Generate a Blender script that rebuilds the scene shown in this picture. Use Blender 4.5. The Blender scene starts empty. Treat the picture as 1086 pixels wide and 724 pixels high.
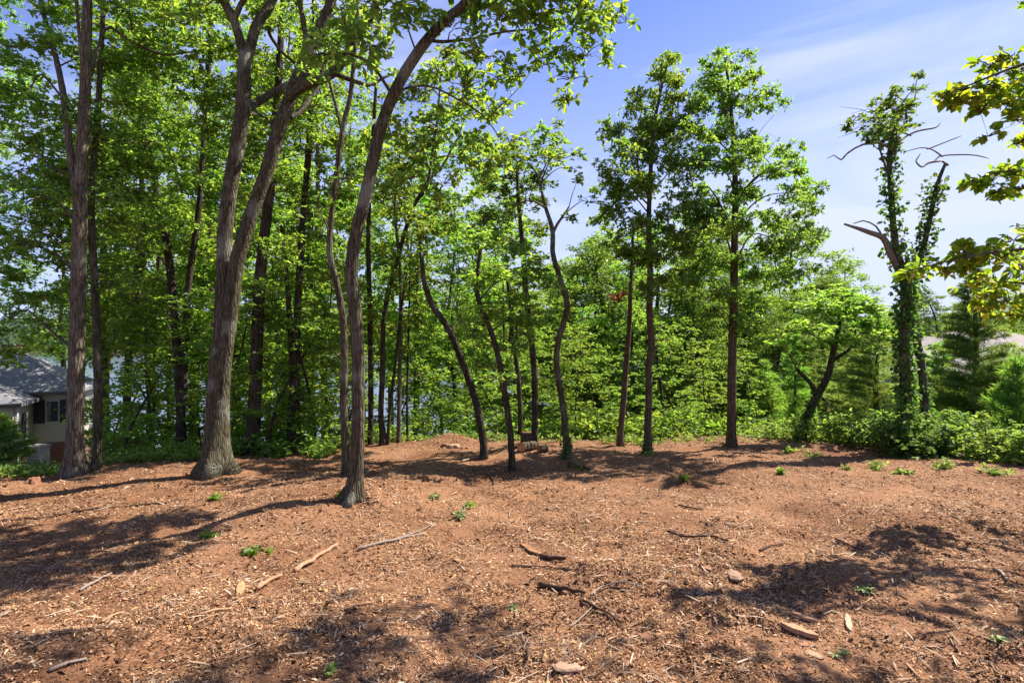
import bpy, math, random
import numpy as np
from mathutils import Vector
random.seed(7)
RNG = np.random.default_rng(11)
SC = bpy.context.scene
COL = SC.collection
PI = math.pi

# ------------------------------------------------------------------ camera, sky, sun, exposure
CAM_Z, FPX, CX, CY = 1.8, 603.0, 543.0, 362.0
cam = bpy.data.cameras.new('camera'); cam_o = bpy.data.objects.new('camera', cam); COL.objects.link(cam_o)
cam.lens = 36.0 * FPX / 1086.0; cam.sensor_width = 36.0
cam.clip_start = 0.05; cam.clip_end = 6000
cam_o.location = (0, 0, CAM_Z); cam_o.rotation_euler = (PI/2, 0, 0)
SC.camera = cam_o

SUN_EL, SUN_X, SUN_Y = math.radians(50), 0.88, 0.475       # towards the sun, on the ground plane
w = bpy.data.worlds.new('World'); SC.world = w; w.use_nodes = True
nt = w.node_tree; nt.nodes.clear()
def N(nt, t, **k):
    n = nt.nodes.new(t)
    for a, b in k.items(): setattr(n, a, b)
    return n
sky = N(nt, 'ShaderNodeTexSky', sky_type='NISHITA', sun_disc=False)
sky.sun_elevation = SUN_EL
sky.sun_rotation = math.atan2(SUN_X, SUN_Y)
sky.air_density = 1.0; sky.dust_density = 0.6; sky.ozone_density = 2.2; sky.altitude = 200
tc = N(nt, 'ShaderNodeTexCoord')
mp = N(nt, 'ShaderNodeMapping'); mp.inputs['Scale'].default_value = (1.2, 1.6, 5.5); mp.inputs['Rotation'].default_value = (0.12, 0.1, 0.4)
nz = N(nt, 'ShaderNodeTexNoise'); nz.inputs['Scale'].default_value = 1.7; nz.inputs['Detail'].default_value = 6; nz.inputs['Roughness'].default_value = 0.55
nz.inputs['Distortion'].default_value = 0.5
rp = N(nt, 'ShaderNodeValToRGB'); rp.color_ramp.elements[0].position = 0.45; rp.color_ramp.elements[1].position = 0.72
sep = N(nt, 'ShaderNodeSeparateXYZ')
low = N(nt, 'ShaderNodeMapRange'); low.inputs[1].default_value = 0.0; low.inputs[2].default_value = 0.66; low.inputs[3].default_value = 0.72; low.inputs[4].default_value = 0.0
low.interpolation_type = 'SMOOTHSTEP'
mul = N(nt, 'ShaderNodeMath', operation='MULTIPLY'); mul.inputs[1].default_value = 0.6
add = N(nt, 'ShaderNodeMath', operation='ADD', use_clamp=True)
mixc = N(nt, 'ShaderNodeMix', data_type='RGBA'); mixc.inputs['B'].default_value = (3.4, 3.75, 4.9, 1)
tint = N(nt, 'ShaderNodeMix', data_type='RGBA', blend_type='MULTIPLY'); tint.inputs['Factor'].default_value = 1.0
tint.inputs['B'].default_value = (0.42, 0.50, 0.86, 1)
bg = N(nt, 'ShaderNodeBackground'); bg.inputs['Strength'].default_value = 0.095
wo = N(nt, 'ShaderNodeOutputWorld')
L = nt.links.new
L(tc.outputs['Generated'], mp.inputs['Vector']); L(mp.outputs[0], nz.inputs['Vector']); L(nz.outputs['Fac'], rp.inputs['Fac'])
L(tc.outputs['Generated'], sep.inputs[0]); L(sep.outputs['Z'], low.inputs[0])
sx_ = N(nt, 'ShaderNodeMapRange'); sx_.inputs[1].default_value = -0.5; sx_.inputs[2].default_value = 0.75; sx_.inputs[3].default_value = 0.75; sx_.inputs[4].default_value = 1.35
L(sep.outputs['X'], sx_.inputs[0]); lm_ = N(nt, 'ShaderNodeMath', operation='MULTIPLY'); L(low.outputs[0], lm_.inputs[0]); L(sx_.outputs[0], lm_.inputs[1])
L(rp.outputs['Color'], mul.inputs[0]); L(mul.outputs[0], add.inputs[0]); L(lm_.outputs[0], add.inputs[1])
L(sky.outputs[0], tint.inputs['A']); L(tint.outputs['Result'], mixc.inputs['A']); L(add.outputs[0], mixc.inputs['Factor'])
L(mixc.outputs['Result'], bg.inputs['Color']); L(bg.outputs[0], wo.inputs['Surface'])

sun = bpy.data.lights.new('sun', 'SUN'); sun_o = bpy.data.objects.new('sun', sun); COL.objects.link(sun_o)
sun.energy = 5.0; sun.angle = math.radians(0.55); sun.color = (1.0, 0.93, 0.82)
sd = Vector((SUN_X*math.cos(SUN_EL), SUN_Y*math.cos(SUN_EL), math.sin(SUN_EL)))
sun_o.rotation_euler = sd.to_track_quat('Z', 'Y').to_euler(); sun_o.location = (30, 20, 40)
SC.view_settings.view_transform = 'Standard'; SC.view_settings.look = 'None'
SC.view_settings.exposure = 1.32; SC.view_settings.gamma = 1.0
SC.cycles.max_bounces = 7; SC.cycles.diffuse_bounces = 4; SC.cycles.transmission_bounces = 4; SC.cycles.glossy_bounces = 3
SC.cycles.caustics_reflective = False; SC.cycles.caustics_refractive = False

# ------------------------------------------------------------------ helpers
def nrm(v):
    return v / np.maximum(np.linalg.norm(v, axis=-1, keepdims=True), 1e-9)

def vnoise(x, y, seed=0):
    x = np.asarray(x, float); y = np.asarray(y, float)
    xi = np.floor(x).astype(np.int64); yi = np.floor(y).astype(np.int64)
    fx = x - xi; fy = y - yi
    fx = fx*fx*(3-2*fx); fy = fy*fy*(3-2*fy)
    def h(a, b):
        n = (a*374761393 + b*668265263 + seed*974634777) & 0xffffffff
        n = ((n ^ (n >> 13)) * 1274126177) & 0xffffffff
        return ((n ^ (n >> 16)) & 0xffff) / 65535.0
    return (h(xi, yi)*(1-fx) + h(xi+1, yi)*fx)*(1-fy) + (h(xi, yi+1)*(1-fx) + h(xi+1, yi+1)*fx)*fy

def fbm(x, y, seed=0, o=4):
    s, a, t = 0, 0.5, 0
    for i in range(o):
        s = s + a*vnoise(x*2**i + i*17.3, y*2**i - i*9.1, seed+i); t += a; a *= 0.5
    return s/t

def sst(a, b, v):
    t = np.clip((v-a)/(b-a), 0, 1); return t*t*(3-2*t)

LAKE = -6.5
def edge_y(x):
    return 14.2 - 3.0*sst(-2.5, -6.5, x) - 1.6*sst(6.0, 10.0, x)

def terrain(x, y):
    x = np.asarray(x, float); y = np.asarray(y, float)
    e = edge_y(x)
    z = -0.05*np.minimum(y, e) - 0.05*np.log1p(np.exp(np.clip((y-e)*0.001, -30, 30)))*0
    b = np.maximum(y - e, 0)
    slope = 0.245 - 0.13*sst(7, 15, x)
    drop = slope*(np.sqrt(b*b + 1.2) - math.sqrt(1.2))
    floor_d = 8.5 - 5.8*sst(9, 24, x)*(1-sst(60, 160, y))
    drop = floor_d*(1-np.exp(-(drop/floor_d)**1.6))**(1/1.6)
    z = z - drop - 0.30*sst(-6.6, -9.0, x)*sst(7.5, 10.5, y)
    # far shore rises again
    far = sst(330, 620, y + 60*fbm(x/160, y/400, 5) - 0.12*np.abs(x))
    z = z + far*(17 + 14*fbm(x/170, y/260, 8))
    near = 1 - sst(22, 40, np.abs(y-5)) 
    z = z + near*(0.20*(fbm(x/2.6, y/2.6, 1) - 0.5) + 0.11*(fbm(x/0.7, y/0.7, 2) - 0.5) + 0.05*(fbm(x/0.22, y/0.22, 3, 3) - 0.5) + 0.10*sst(.56, .78, fbm(x/1.3, y/0.9, 77)))
    for mx, my, mr, mh in MOUNDS:
        z = z + mh*np.exp(-((x-mx)**2 + (y-my)**2)/mr**2)
    return z
MOUNDS = [(-2.2, 7.9, 1.3, 0.20), (-1.45, 13.5, 0.55, 0.20), (0.2, 13.0, 0.9, 0.14), (4.9, 6.6, 0.7, 0.14), (4.1, 6.0, 0.5, 0.09), (4.3, 10.6, 0.6, 0.10), (1.7, 12.2, 0.8, 0.07)]

def tz(x, y): return float(terrain(x, y))
def P(px, py, Y): return np.array([(px-CX)/FPX*Y, Y, CAM_Z + (CY-py)/FPX*Y])
def G(px, py, ymax=40):
    Ys = np.arange(2.3, ymax, 0.02)
    x = (px-CX)/FPX*Ys; z = CAM_Z + (CY-py)/FPX*Ys
    k = np.nonzero(z <= terrain(x, Ys))[0]
    Y = Ys[k[0]] if len(k) else ymax
    return np.array([(px-CX)/FPX*Y, Y, tz((px-CX)/FPX*Y, Y)])

# ------------------------------------------------------------------ mesh buffers
class MB:
    def __init__(s): s.v, s.q, s.t, s.n = [], [], [], 0
    def add(s, v, quads=None, tris=None):
        v = np.asarray(v, float).reshape(-1, 3)
        if quads is not None and len(quads): s.q.append(np.asarray(quads, np.int64).reshape(-1, 4) + s.n)
        if tris is not None and len(tris): s.t.append(np.asarray(tris, np.int64).reshape(-1, 3) + s.n)
        s.v.append(v); s.n += len(v)
    def mesh(s, name, mat, origin=(0, 0, 0), smooth=True):
        me = bpy.data.meshes.new(name)
        v = np.concatenate(s.v) - np.asarray(origin, float)
        q = np.concatenate(s.q) if s.q else np.zeros((0, 4), np.int64)
        t = np.concatenate(s.t) if s.t else np.zeros((0, 3), np.int64)
        me.vertices.add(len(v)); me.vertices.foreach_set('co', v.astype(np.float32).ravel())
        li = np.concatenate([q.ravel(), t.ravel()]).astype(np.int32)
        me.loops.add(len(li)); me.loops.foreach_set('vertex_index', li)
        st = np.concatenate([np.arange(len(q))*4, len(q)*4 + np.arange(len(t))*3]).astype(np.int32)
        me.polygons.add(len(st)); me.polygons.foreach_set('loop_start', st)
        me.update(calc_edges=True)
        me.polygons.foreach_set('use_smooth', np.full(len(st), smooth, dtype=bool))
        me.materials.append(mat); me.validate(); me.update()
        return me
    def box(s, c, size, rz=0.0, tilt=None):
        sx, sy, sz = [k/2 for k in size]
        v = np.array([[a*sx, b*sy, d*sz] for d in (-1, 1) for b in (-1, 1) for a in (-1, 1)])
        if tilt is not None: v = v @ np.array(tilt).T
        R = np.array([[math.cos(rz), -math.sin(rz), 0], [math.sin(rz), math.cos(rz), 0], [0, 0, 1]])
        s.add(v @ R.T + np.asarray(c, float), [(0, 2, 3, 1), (4, 5, 7, 6), (0, 1, 5, 4), (1, 3, 7, 5), (3, 2, 6, 7), (2, 0, 4, 6)])

def catmull(p, step):
    p = np.asarray(p, float)
    if len(p) < 3:
        n = max(2, int(np.linalg.norm(p[-1, :3]-p[0, :3])/step)+1)
        t = np.linspace(0, 1, n)[:, None]; return p[0]*(1-t) + p[-1]*t
    q = np.vstack([2*p[0]-p[1], p, 2*p[-1]-p[-2]])
    out = []
    for i in range(1, len(q)-2):
        n = max(1, int(np.linalg.norm(q[i+1, :3]-q[i, :3])/step))
        t = (np.arange(n)/n)[:, None]
        out.append(0.5*(2*q[i] + (q[i+1]-q[i-1])*t + (2*q[i-1]-5*q[i]+4*q[i+1]-q[i+2])*t**2 + (3*q[i]-q[i-1]-3*q[i+1]+q[i+2])*t**3))
    out.append(q[-2][None]); return np.vstack(out)

def tube(mb, pts, rad, sides=8, jitter=0.0, flare=0.0, cap=True):
    pts = np.asarray(pts, float); rad = np.asarray(rad, float); n = len(pts)
    T = np.gradient(pts, axis=0) if n > 2 else np.repeat((pts[-1]-pts[0])[None], n, 0)
    T = nrm(T)
    ref = np.array([1.0, 0.13, 0.05]) if abs(T[0, 0]) < 0.8 else np.array([0.05, 1.0, 0.1])
    U = nrm(np.cross(T, ref)); V = np.cross(T, U)
    a = np.arange(sides)*2*PI/sides
    R = rad[:, None]*np.ones((1, sides))
    if jitter: R = R*(1 + jitter*(RNG.random((n, sides))-0.5))
    if flare:
        k = np.linalg.norm(pts-pts[0], axis=1)[:, None]
        ph = RNG.random()*6.28; nl = RNG.integers(3, 6)
        R = R*(1 + flare*np.exp(-k/(rad[0]*1.5))*(0.55+0.6*np.cos(nl*a+ph)[None]))
    v = pts[:, None] + U[:, None]*(np.cos(a)[None, :, None]*R[..., None]) + V[:, None]*(np.sin(a)[None, :, None]*R[..., None])
    i, j = np.meshgrid(np.arange(n-1), np.arange(sides), indexing='ij')
    b = i*sides + j; c = i*sides + (j+1) % sides
    q = np.stack([b, c, c+sides, b+sides], -1).reshape(-1, 4)
    tr = []
    vv = v.reshape(-1, 3)
    if cap:
        vv = np.vstack([vv, pts[-1] + T[-1]*rad[-1]*0.4])
        tr = [((n-1)*sides+k, (n-1)*sides+(k+1) % sides, n*sides) for k in range(sides)]
    if cap:
        vv = np.vstack([vv, pts[0] - T[0]*rad[0]*0.5]); e = len(vv)-1
        tr += [((k+1) % sides, k, e) for k in range(sides)]
    mb.add(vv, q, tr)

def leaves(mb, pos, axis, nor, ln, wr=0.55, fold=0.12, droop=0.12, hi=False):
    a = nrm(axis); n = nor - a*np.sum(a*nor, 1, keepdims=True); n = nrm(n); s = np.cross(a, n)
    ln = ln[:, None]; w2 = ln*wr*0.5
    k = len(pos)
    if not hi:
        v = np.stack([pos, pos + a*ln*0.45 + s*w2 + n*ln*fold, pos + a*ln - n*ln*droop, pos + a*ln*0.45 - s*w2 + n*ln*fold], 1)
        b = np.arange(k)[:, None]*4
        mb.add(v.reshape(-1, 3), None, np.concatenate([b+[[0, 1, 2]], b+[[0, 2, 3]]]))
    else:
        v = np.stack([pos, pos + a*ln*0.28 + s*w2*0.8 + n*ln*fold*0.8, pos + a*ln*0.62 + s*w2 + n*ln*(fold-droop*0.3), pos + a*ln - n*ln*droop,
                      pos + a*ln*0.62 - s*w2 + n*ln*(fold-droop*0.3), pos + a*ln*0.28 - s*w2*0.8 + n*ln*fold*0.8], 1)
        b = np.arange(k)[:, None]*6
        mb.add(v.reshape(-1, 3), np.concatenate([b+[[0, 1, 2, 3]], b+[[0, 3, 4, 5]]]))

def rosettes(mb, c, out, size, per=7, spread=0.10, flat=0.6, hang=0.15, wr=0.55, hi=False, var=0.38):
    """leaves fanned round every twig tip c; out = the way the twig points"""
    k = len(c)
    idx = np.repeat(np.arange(k), per)
    m = len(idx)
    r = RNG.normal(size=(m, 3)); r[:, 2] *= (1-flat)
    ax = nrm(nrm(r) + 0.55*out[idx]); ax[:, 2] -= hang; ax = nrm(ax)
    pos = c[idx] + nrm(RNG.normal(size=(m, 3)))*spread*RNG.random((m, 1))
    nor = nrm(np.array([0, 0, 1.0]) + RNG.normal(size=(m, 3))*(0.75-0.35*flat))
    ln = size*(1 + var*RNG.normal(size=m)).clip(0.5, 1.6)
    leaves(mb, pos, ax, nor, ln, wr=wr, hi=hi)

# ------------------------------------------------------------------ materials
def mat(name):
    m = bpy.data.materials.new(name); m.use_nodes = True; m.node_tree.nodes.clear()
    o = m.node_tree.nodes.new('ShaderNodeOutputMaterial'); return m, m.node_tree, o
def ramp(nt, cols, pos=None, interp='LINEAR'):
    r = nt.nodes.new('ShaderNodeValToRGB'); e = r.color_ramp.elements
    r.color_ramp.interpolation = interp
    pos = pos or [i/(len(cols)-1) for i in range(len(cols))]
    while len(e) < len(cols): e.new(0.5)
    for i, c in enumerate(cols): e[i].position = pos[i]; e[i].color = (*c, 1)
    return r
def leaf_mat(name, cols, trans, mixf=0.42, rough=0.5, spec=0.35):
    m, nt, o = mat(name); l = nt.links.new
    g = N(nt, 'ShaderNodeNewGeometry'); oi = N(nt, 'ShaderNodeObjectInfo')
    r = ramp(nt, [tuple(min(.36, q*k) for q, k in zip(c_, (1.36, 1.15, 1.9))) for c_ in cols]); l(g.outputs['Random Per Island'], r.inputs['Fac'])
    hsv = N(nt, 'ShaderNodeHueSaturation')
    hm = N(nt, 'ShaderNodeMapRange'); hm.inputs[3].default_value = 0.485; hm.inputs[4].default_value = 0.512; l(oi.outputs['Random'], hm.inputs[0])
    vm = N(nt, 'ShaderNodeMapRange'); vm.inputs[3].default_value = 0.85; vm.inputs[4].default_value = 1.15; l(oi.outputs['Random'], vm.inputs[0])
    tc = N(nt, 'ShaderNodeTexCoord'); bn = N(nt, 'ShaderNodeTexNoise'); bn.inputs['Scale'].default_value = 0.9; bn.inputs['Detail'].default_value = 2; l(tc.outputs['Object'], bn.inputs[0])
    bh = N(nt, 'ShaderNodeMapRange'); bh.inputs[1].default_value = 0.3; bh.inputs[2].default_value = 0.7; bh.inputs[3].default_value = -0.016; bh.inputs[4].default_value = 0.016; l(bn.outputs[0], bh.inputs[0])
    ha = N(nt, 'ShaderNodeMath', operation='ADD'); l(hm.outputs[0], ha.inputs[0]); l(bh.outputs[0], ha.inputs[1])
    l(ha.outputs[0], hsv.inputs['Hue']); l(vm.outputs[0], hsv.inputs['Value']); l(r.outputs[0], hsv.inputs['Color'])
    p = N(nt, 'ShaderNodeBsdfPrincipled'); p.inputs['Roughness'].default_value = rough; p.inputs['Specular IOR Level'].default_value = spec
    l(hsv.outputs[0], p.inputs['Base Color'])
    t = N(nt, 'ShaderNodeBsdfTranslucent'); tm = N(nt, 'ShaderNodeMix', data_type='RGBA', blend_type='MULTIPLY'); tm.inputs['Factor'].default_value = 1
    tm.inputs['B'].default_value = (*trans, 1); l(hsv.outputs[0], tm.inputs['A']); l(tm.outputs['Result'], t.inputs['Color'])
    mx = N(nt, 'ShaderNodeMixShader'); mx.inputs[0].default_value = mixf
    l(p.outputs[0], mx.inputs[1]); l(t.outputs[0], mx.inputs[2]); l(mx.outputs[0], o.inputs[0]); return m
def bark_mat(name, cols, zs=2.2, sc=14, bump=0.6, lichen=(0.30, 0.30, 0.23), lf=0.55):
    m, nt, o = mat(name); l = nt.links.new
    tc = N(nt, 'ShaderNodeTexCoord'); mp = N(nt, 'ShaderNodeMapping'); mp.inputs['Scale'].default_value = (sc, sc, zs); l(tc.outputs['Object'], mp.inputs[0])
    n1 = N(nt, 'ShaderNodeTexNoise'); n1.inputs['Scale'].default_value = 1.6; n1.inputs['Detail'].default_value = 8; n1.inputs['Roughness'].default_value = 0.65; l(mp.outputs[0], n1.inputs[0])
    v1 = N(nt, 'ShaderNodeTexVoronoi', feature='DISTANCE_TO_EDGE'); v1.inputs['Scale'].default_value = 1.9; l(mp.outputs[0], v1.inputs['Vector'])
    n2 = N(nt, 'ShaderNodeTexNoise'); n2.inputs['Scale'].default_value = 2.3; n2.inputs['Detail'].default_value = 5; l(tc.outputs['Object'], n2.inputs[0])
    r = ramp(nt, cols, [0.25, 0.5, 0.78]); l(n1.outputs[0], r.inputs[0])
    r2 = ramp(nt, [(0, 0, 0), (1, 1, 1)], [0.52, 0.66]); l(n2.outputs[0], r2.inputs[0])
    fr = N(nt, 'ShaderNodeMapRange'); fr.inputs[2].default_value = 0.12; fr.inputs[3].default_value = 0.35; l(v1.outputs['Distance'], fr.inputs[0])
    fm = N(nt, 'ShaderNodeMix', data_type='RGBA', blend_type='MULTIPLY'); fm.inputs['Factor'].default_value = 1; l(r.outputs[0], fm.inputs['A']); l(fr.outputs[0], fm.inputs['B'])
    lm = N(nt, 'ShaderNodeMath', operation='MULTIPLY'); lm.inputs[1].default_value = lf; l(r2.outputs[0], lm.inputs[0])
    mx = N(nt, 'ShaderNodeMix', data_type='RGBA'); mx.inputs['B'].default_value = (*lichen, 1); l(lm.outputs[0], mx.inputs['Factor']); l(fm.outputs['Result'], mx.inputs['A'])
    h = N(nt, 'ShaderNodeMath', operation='MULTIPLY_ADD'); h.inputs[1].default_value = 0.7
    vr = N(nt, 'ShaderNodeMapRange'); vr.inputs[2].default_value = 0.25; l(v1.outputs['Distance'], vr.inputs[0])
    l(vr.outputs[0], h.inputs[0]); l(n1.outputs[0], h.inputs[2])
    b = N(nt, 'ShaderNodeBump'); b.inputs['Strength'].default_value = bump; b.inputs['Distance'].default_value = 0.03; l(h.outputs[0], b.inputs['Height'])
    p = N(nt, 'ShaderNodeBsdfPrincipled'); p.inputs['Roughness'].default_value = 0.9; p.inputs['Specular IOR Level'].default_value = 0.15
    l(mx.outputs['Result'], p.inputs['Base Color']); l(b.outputs[0], p.inputs['Normal']); l(p.outputs[0], o.inputs[0]); return m
def plain(name, col, rough=0.7, spec=0.3, noise=0.12, scale=20, bump=0.0, stretch=(1, 1, 1)):
    m, nt, o = mat(name); l = nt.links.new
    tc = N(nt, 'ShaderNodeTexCoord'); mp = N(nt, 'ShaderNodeMapping'); mp.inputs['Scale'].default_value = stretch; l(tc.outputs['Object'], mp.inputs[0])
    n1 = N(nt, 'ShaderNodeTexNoise'); n1.inputs['Scale'].default_value = scale; n1.inputs['Detail'].default_value = 6; l(mp.outputs[0], n1.inputs[0])
    c = np.array(col); r = ramp(nt, [tuple(c*(1-noise*2)), tuple(c), tuple(np.minimum(c*(1+noise*2), 0.95))], [0.3, 0.5, 0.7]); l(n1.outputs[0], r.inputs[0])
    p = N(nt, 'ShaderNodeBsdfPrincipled'); p.inputs['Roughness'].default_value = rough; p.inputs['Specular IOR Level'].default_value = spec
    l(r.outputs[0], p.inputs['Base Color'])
    if bump:
        b = N(nt, 'ShaderNodeBump'); b.inputs['Strength'].default_value = bump; b.inputs['Distance'].default_value = 0.02; l(n1.outputs[0], b.inputs['Height']); l(b.outputs[0], p.inputs['Normal'])
    l(p.outputs[0], o.inputs[0]); return m
def island_mat(name, cols, pos=None, rough=0.85, spec=0.15):
    m, nt, o = mat(name); l = nt.links.new
    g = N(nt, 'ShaderNodeNewGeometry'); r = ramp(nt, cols, pos, 'LINEAR'); l(g.outputs['Random Per Island'], r.inputs['Fac'])
    p = N(nt, 'ShaderNodeBsdfPrincipled'); p.inputs['Roughness'].default_value = rough; p.inputs['Specular IOR Level'].default_value = spec
    l(r.outputs[0], p.inputs['Base Color']); l(p.outputs[0], o.inputs[0]); return m

LEAF = {
 'forest': leaf_mat('forest_leaf', [(0.043, 0.098, 0.013), (0.066, 0.142, 0.018), (0.092, 0.178, 0.022), (0.122, 0.205, 0.028)], (3.6, 3.4, 1.5), 0.5),
 'bright': leaf_mat('bright_leaf', [(0.046, 0.105, 0.014), (0.066, 0.138, 0.018), (0.095, 0.172, 0.022), (0.13, 0.20, 0.03)], (3.5, 3.2, 1.3), 0.5),
 'oak': leaf_mat('oak_leaf', [(0.032, 0.075, 0.012), (0.05, 0.105, 0.016), (0.075, 0.14, 0.018), (0.11, 0.17, 0.026)], (3.2, 3.0, 1.3), 0.42, 0.5, 0.3),
 'canopy': leaf_mat('sunlit_oak_leaf', [(0.038, 0.09, 0.014), (0.058, 0.13, 0.018), (0.082, 0.16, 0.022), (0.12, 0.19, 0.03)], (3.6, 3.4, 1.4), 0.52, 0.45, 0.35),
 'gold': leaf_mat('yellowing_leaf', [(0.045, 0.10, 0.012), (0.075, 0.145, 0.016), (0.11, 0.18, 0.018), (0.16, 0.19, 0.022)], (3.6, 3.3, 1.0), 0.62, 0.5, 0.18),
 'ivy': leaf_mat('ivy_leaf', [(0.03, 0.075, 0.016), (0.055, 0.12, 0.02), (0.10, 0.18, 0.03)], (3.0, 2.8, 1.3), 0.42, 0.55, 0.22),
 'needle': leaf_mat('conifer_needle', [(0.05, 0.10, 0.024), (0.08, 0.145, 0.03), (0.115, 0.185, 0.04)], (3.6, 3.4, 1.6), 0.52, 0.55, 0.25),
 'pine': leaf_mat('pine_needle', [(0.05, 0.12, 0.025), (0.08, 0.17, 0.03), (0.11, 0.2, 0.04)], (3.6, 3.4, 1.3), 0.5, 0.5, 0.25),
 'far': leaf_mat('far_leaf', [(0.04, 0.085, 0.03), (0.06, 0.115, 0.035), (0.085, 0.14, 0.04)], (1.8, 1.8, 1.4), 0.25, 0.7, 0.2),
 'weed': leaf_mat('weed_leaf', [(0.07, 0.14, 0.02), (0.11, 0.2, 0.03), (0.17, 0.25, 0.045)], (2.6, 2.4, 1.2), 0.42, 0.55, 0.22),
 'pale': leaf_mat('pale_wilted_leaf', [(0.11, 0.17, 0.035), (0.17, 0.25, 0.06), (0.25, 0.32, 0.095)], (1.4, 1.4, 1.0), 0.25, 0.6, 0.3),
 'brown': leaf_mat('brown_dead_leaf', [(0.10, 0.04, 0.015), (0.18, 0.08, 0.03), (0.25, 0.13, 0.05)], (1.6, 1.2, 0.8), 0.3, 0.7, 0.2),
}
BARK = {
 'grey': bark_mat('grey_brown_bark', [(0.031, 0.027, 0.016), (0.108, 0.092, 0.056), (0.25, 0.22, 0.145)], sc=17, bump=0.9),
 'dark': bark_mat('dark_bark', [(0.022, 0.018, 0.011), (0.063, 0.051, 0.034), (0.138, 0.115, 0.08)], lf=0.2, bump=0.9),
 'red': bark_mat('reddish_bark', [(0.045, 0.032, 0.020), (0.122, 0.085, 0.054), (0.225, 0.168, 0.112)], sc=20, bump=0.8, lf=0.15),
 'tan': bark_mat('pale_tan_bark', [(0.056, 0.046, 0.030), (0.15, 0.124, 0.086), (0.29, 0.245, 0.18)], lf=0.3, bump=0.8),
 'twig': plain('twig_bark', (0.10, 0.075, 0.055), 0.9, 0.1, 0.2, 9),
 'dead': plain('dead_grey_wood', (0.20, 0.165, 0.135), 0.9, 0.1, 0.2, 12, 0.3, (6, 6, 1)),
}

# ------------------------------------------------------------------ object helpers
def link(name, me, parent=None):
    o = bpy.data.objects.new(name, me); COL.objects.link(o)
    if parent is not None: o.parent = parent
    return o
def tag(o, label=None, cat=None, group=None, kind=None):
    for k, v in (('label', label), ('category', cat), ('group', group), ('kind', kind)):
        if v: o[k] = v
    return o
def thing(name, label, cat, loc, group=None):
    o = bpy.data.objects.new(name, None); COL.objects.link(o); o.empty_display_size = 0.2
    o.location = tuple(float(c) for c in loc); return tag(o, label, cat, group)
def copy_tree(o, parent=None):
    c = o.copy(); COL.objects.link(c); c.parent = parent
    for ch in [k for k in COL.objects if k.parent is o]: copy_tree(ch, c)
    return c
def part(mb, name, m, root, origin, smooth=True):
    if mb.n == 0: return None
    return link(name, mb.mesh(name, m, origin, smooth), root)

# ------------------------------------------------------------------ the setting: ground, lake, far forest
def axis_coords(lo, hi, d, far_lo, far_hi, g=1.13):
    c = list(np.arange(lo, hi, d)); s = d
    a = hi
    while a < far_hi: c.append(a); s *= g; a += s
    c.append(far_hi); s = d; a = lo - d; f = []
    while a > far_lo: f.append(a); s *= g; a -= s
    f.append(far_lo)
    return np.array(f[::-1] + c)
xs = axis_coords(-10, 11, 0.085, -2600, 2600, 1.10); ys = axis_coords(1.8, 15, 0.075, -60, 3000, 1.09)
X, Yg = np.meshgrid(xs, ys); Z = terrain(X, Yg)
mb = MB(); nx, ny = len(xs), len(ys)
i, j = np.meshgrid(np.arange(ny-1), np.arange(nx-1), indexing='ij'); b = i*nx + j
mb.add(np.stack([X, Yg, Z], -1), np.stack([b, b+1, b+1+nx, b+nx], -1))

def clearing_mask(x, y):
    e = edge_y(x) + 0.9*(fbm(x/1.1, y/1.1, 21) - 0.5)
    return (1 - sst(-0.5, 1.2, y - e))*(1 - sst(0.0, 2.0, x - 8.8 + 0.35*(12-y)*0))
m, nt, o = mat('ground_mulch'); l = nt.links.new
tc = N(nt, 'ShaderNodeTexCoord')
def noise(scale, detail=6, rough=0.6, vec=None, dist=0.0):
    n = N(nt, 'ShaderNodeTexNoise'); n.inputs['Scale'].default_value = scale; n.inputs['Detail'].default_value = detail; n.inputs['Roughness'].default_value = rough
    n.inputs['Distortion'].default_value = dist
    l(vec or tc.outputs['Object'], n.inputs[0]); return n
v1 = N(nt, 'ShaderNodeTexVoronoi'); v1.inputs['Scale'].default_value = 46; v1.inputs['Randomness'].default_value = 1
dm = N(nt, 'ShaderNodeMixRGB'); dm.inputs[0].default_value = 0.06; nd = noise(9, 3); l(tc.outputs['Object'], dm.inputs[1]); l(nd.outputs['Color'], dm.inputs[2])
mp = N(nt, 'ShaderNodeMapping'); mp.inputs['Scale'].default_value = (1, 1.9, 1); mp.inputs['Rotation'].default_value = (0, 0, 0.6); l(dm.outputs[0], mp.inputs[0]); l(mp.outputs[0], v1.inputs['Vector'])
chip = ramp(nt, [(0.10, 0.047, 0.024), (0.215, 0.104, 0.055), (0.33, 0.175, 0.092), (0.46, 0.285, 0.165)], [0.05, 0.4, 0.75, 1.0]); 
sx = N(nt, 'ShaderNodeSeparateColor'); l(v1.outputs['Color'], sx.inputs[0]); l(sx.outputs[0], chip.inputs[0])
nc = noise(60, 5); clay = ramp(nt, [(0.155, 0.076, 0.040), (0.265, 0.135, 0.072), (0.36, 0.198, 0.110)], [0.3, 0.5, 0.72]); l(nc.outputs[0], clay.inputs[0])
nb = noise(0.9, 5, 0.6); bm_ = ramp(nt, [(0, 0, 0), (1, 1, 1)], [0.46, 0.58]); l(nb.outputs[0], bm_.inputs[0])
mx1 = N(nt, 'ShaderNodeMix', data_type='RGBA'); l(bm_.outputs[0], mx1.inputs['Factor']); l(clay.outputs[0], mx1.inputs['A']); l(chip.outputs[0], mx1.inputs['B'])
at = N(nt, 'ShaderNodeAttribute', attribute_name='clearing')
nf = noise(3.0, 8, 0.7); fl = ramp(nt, [(0.035, 0.045, 0.012), (0.075, 0.06, 0.025), (0.13, 0.085, 0.045)], [0.35, 0.5, 0.7]); l(nf.outputs[0], fl.inputs[0])
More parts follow.
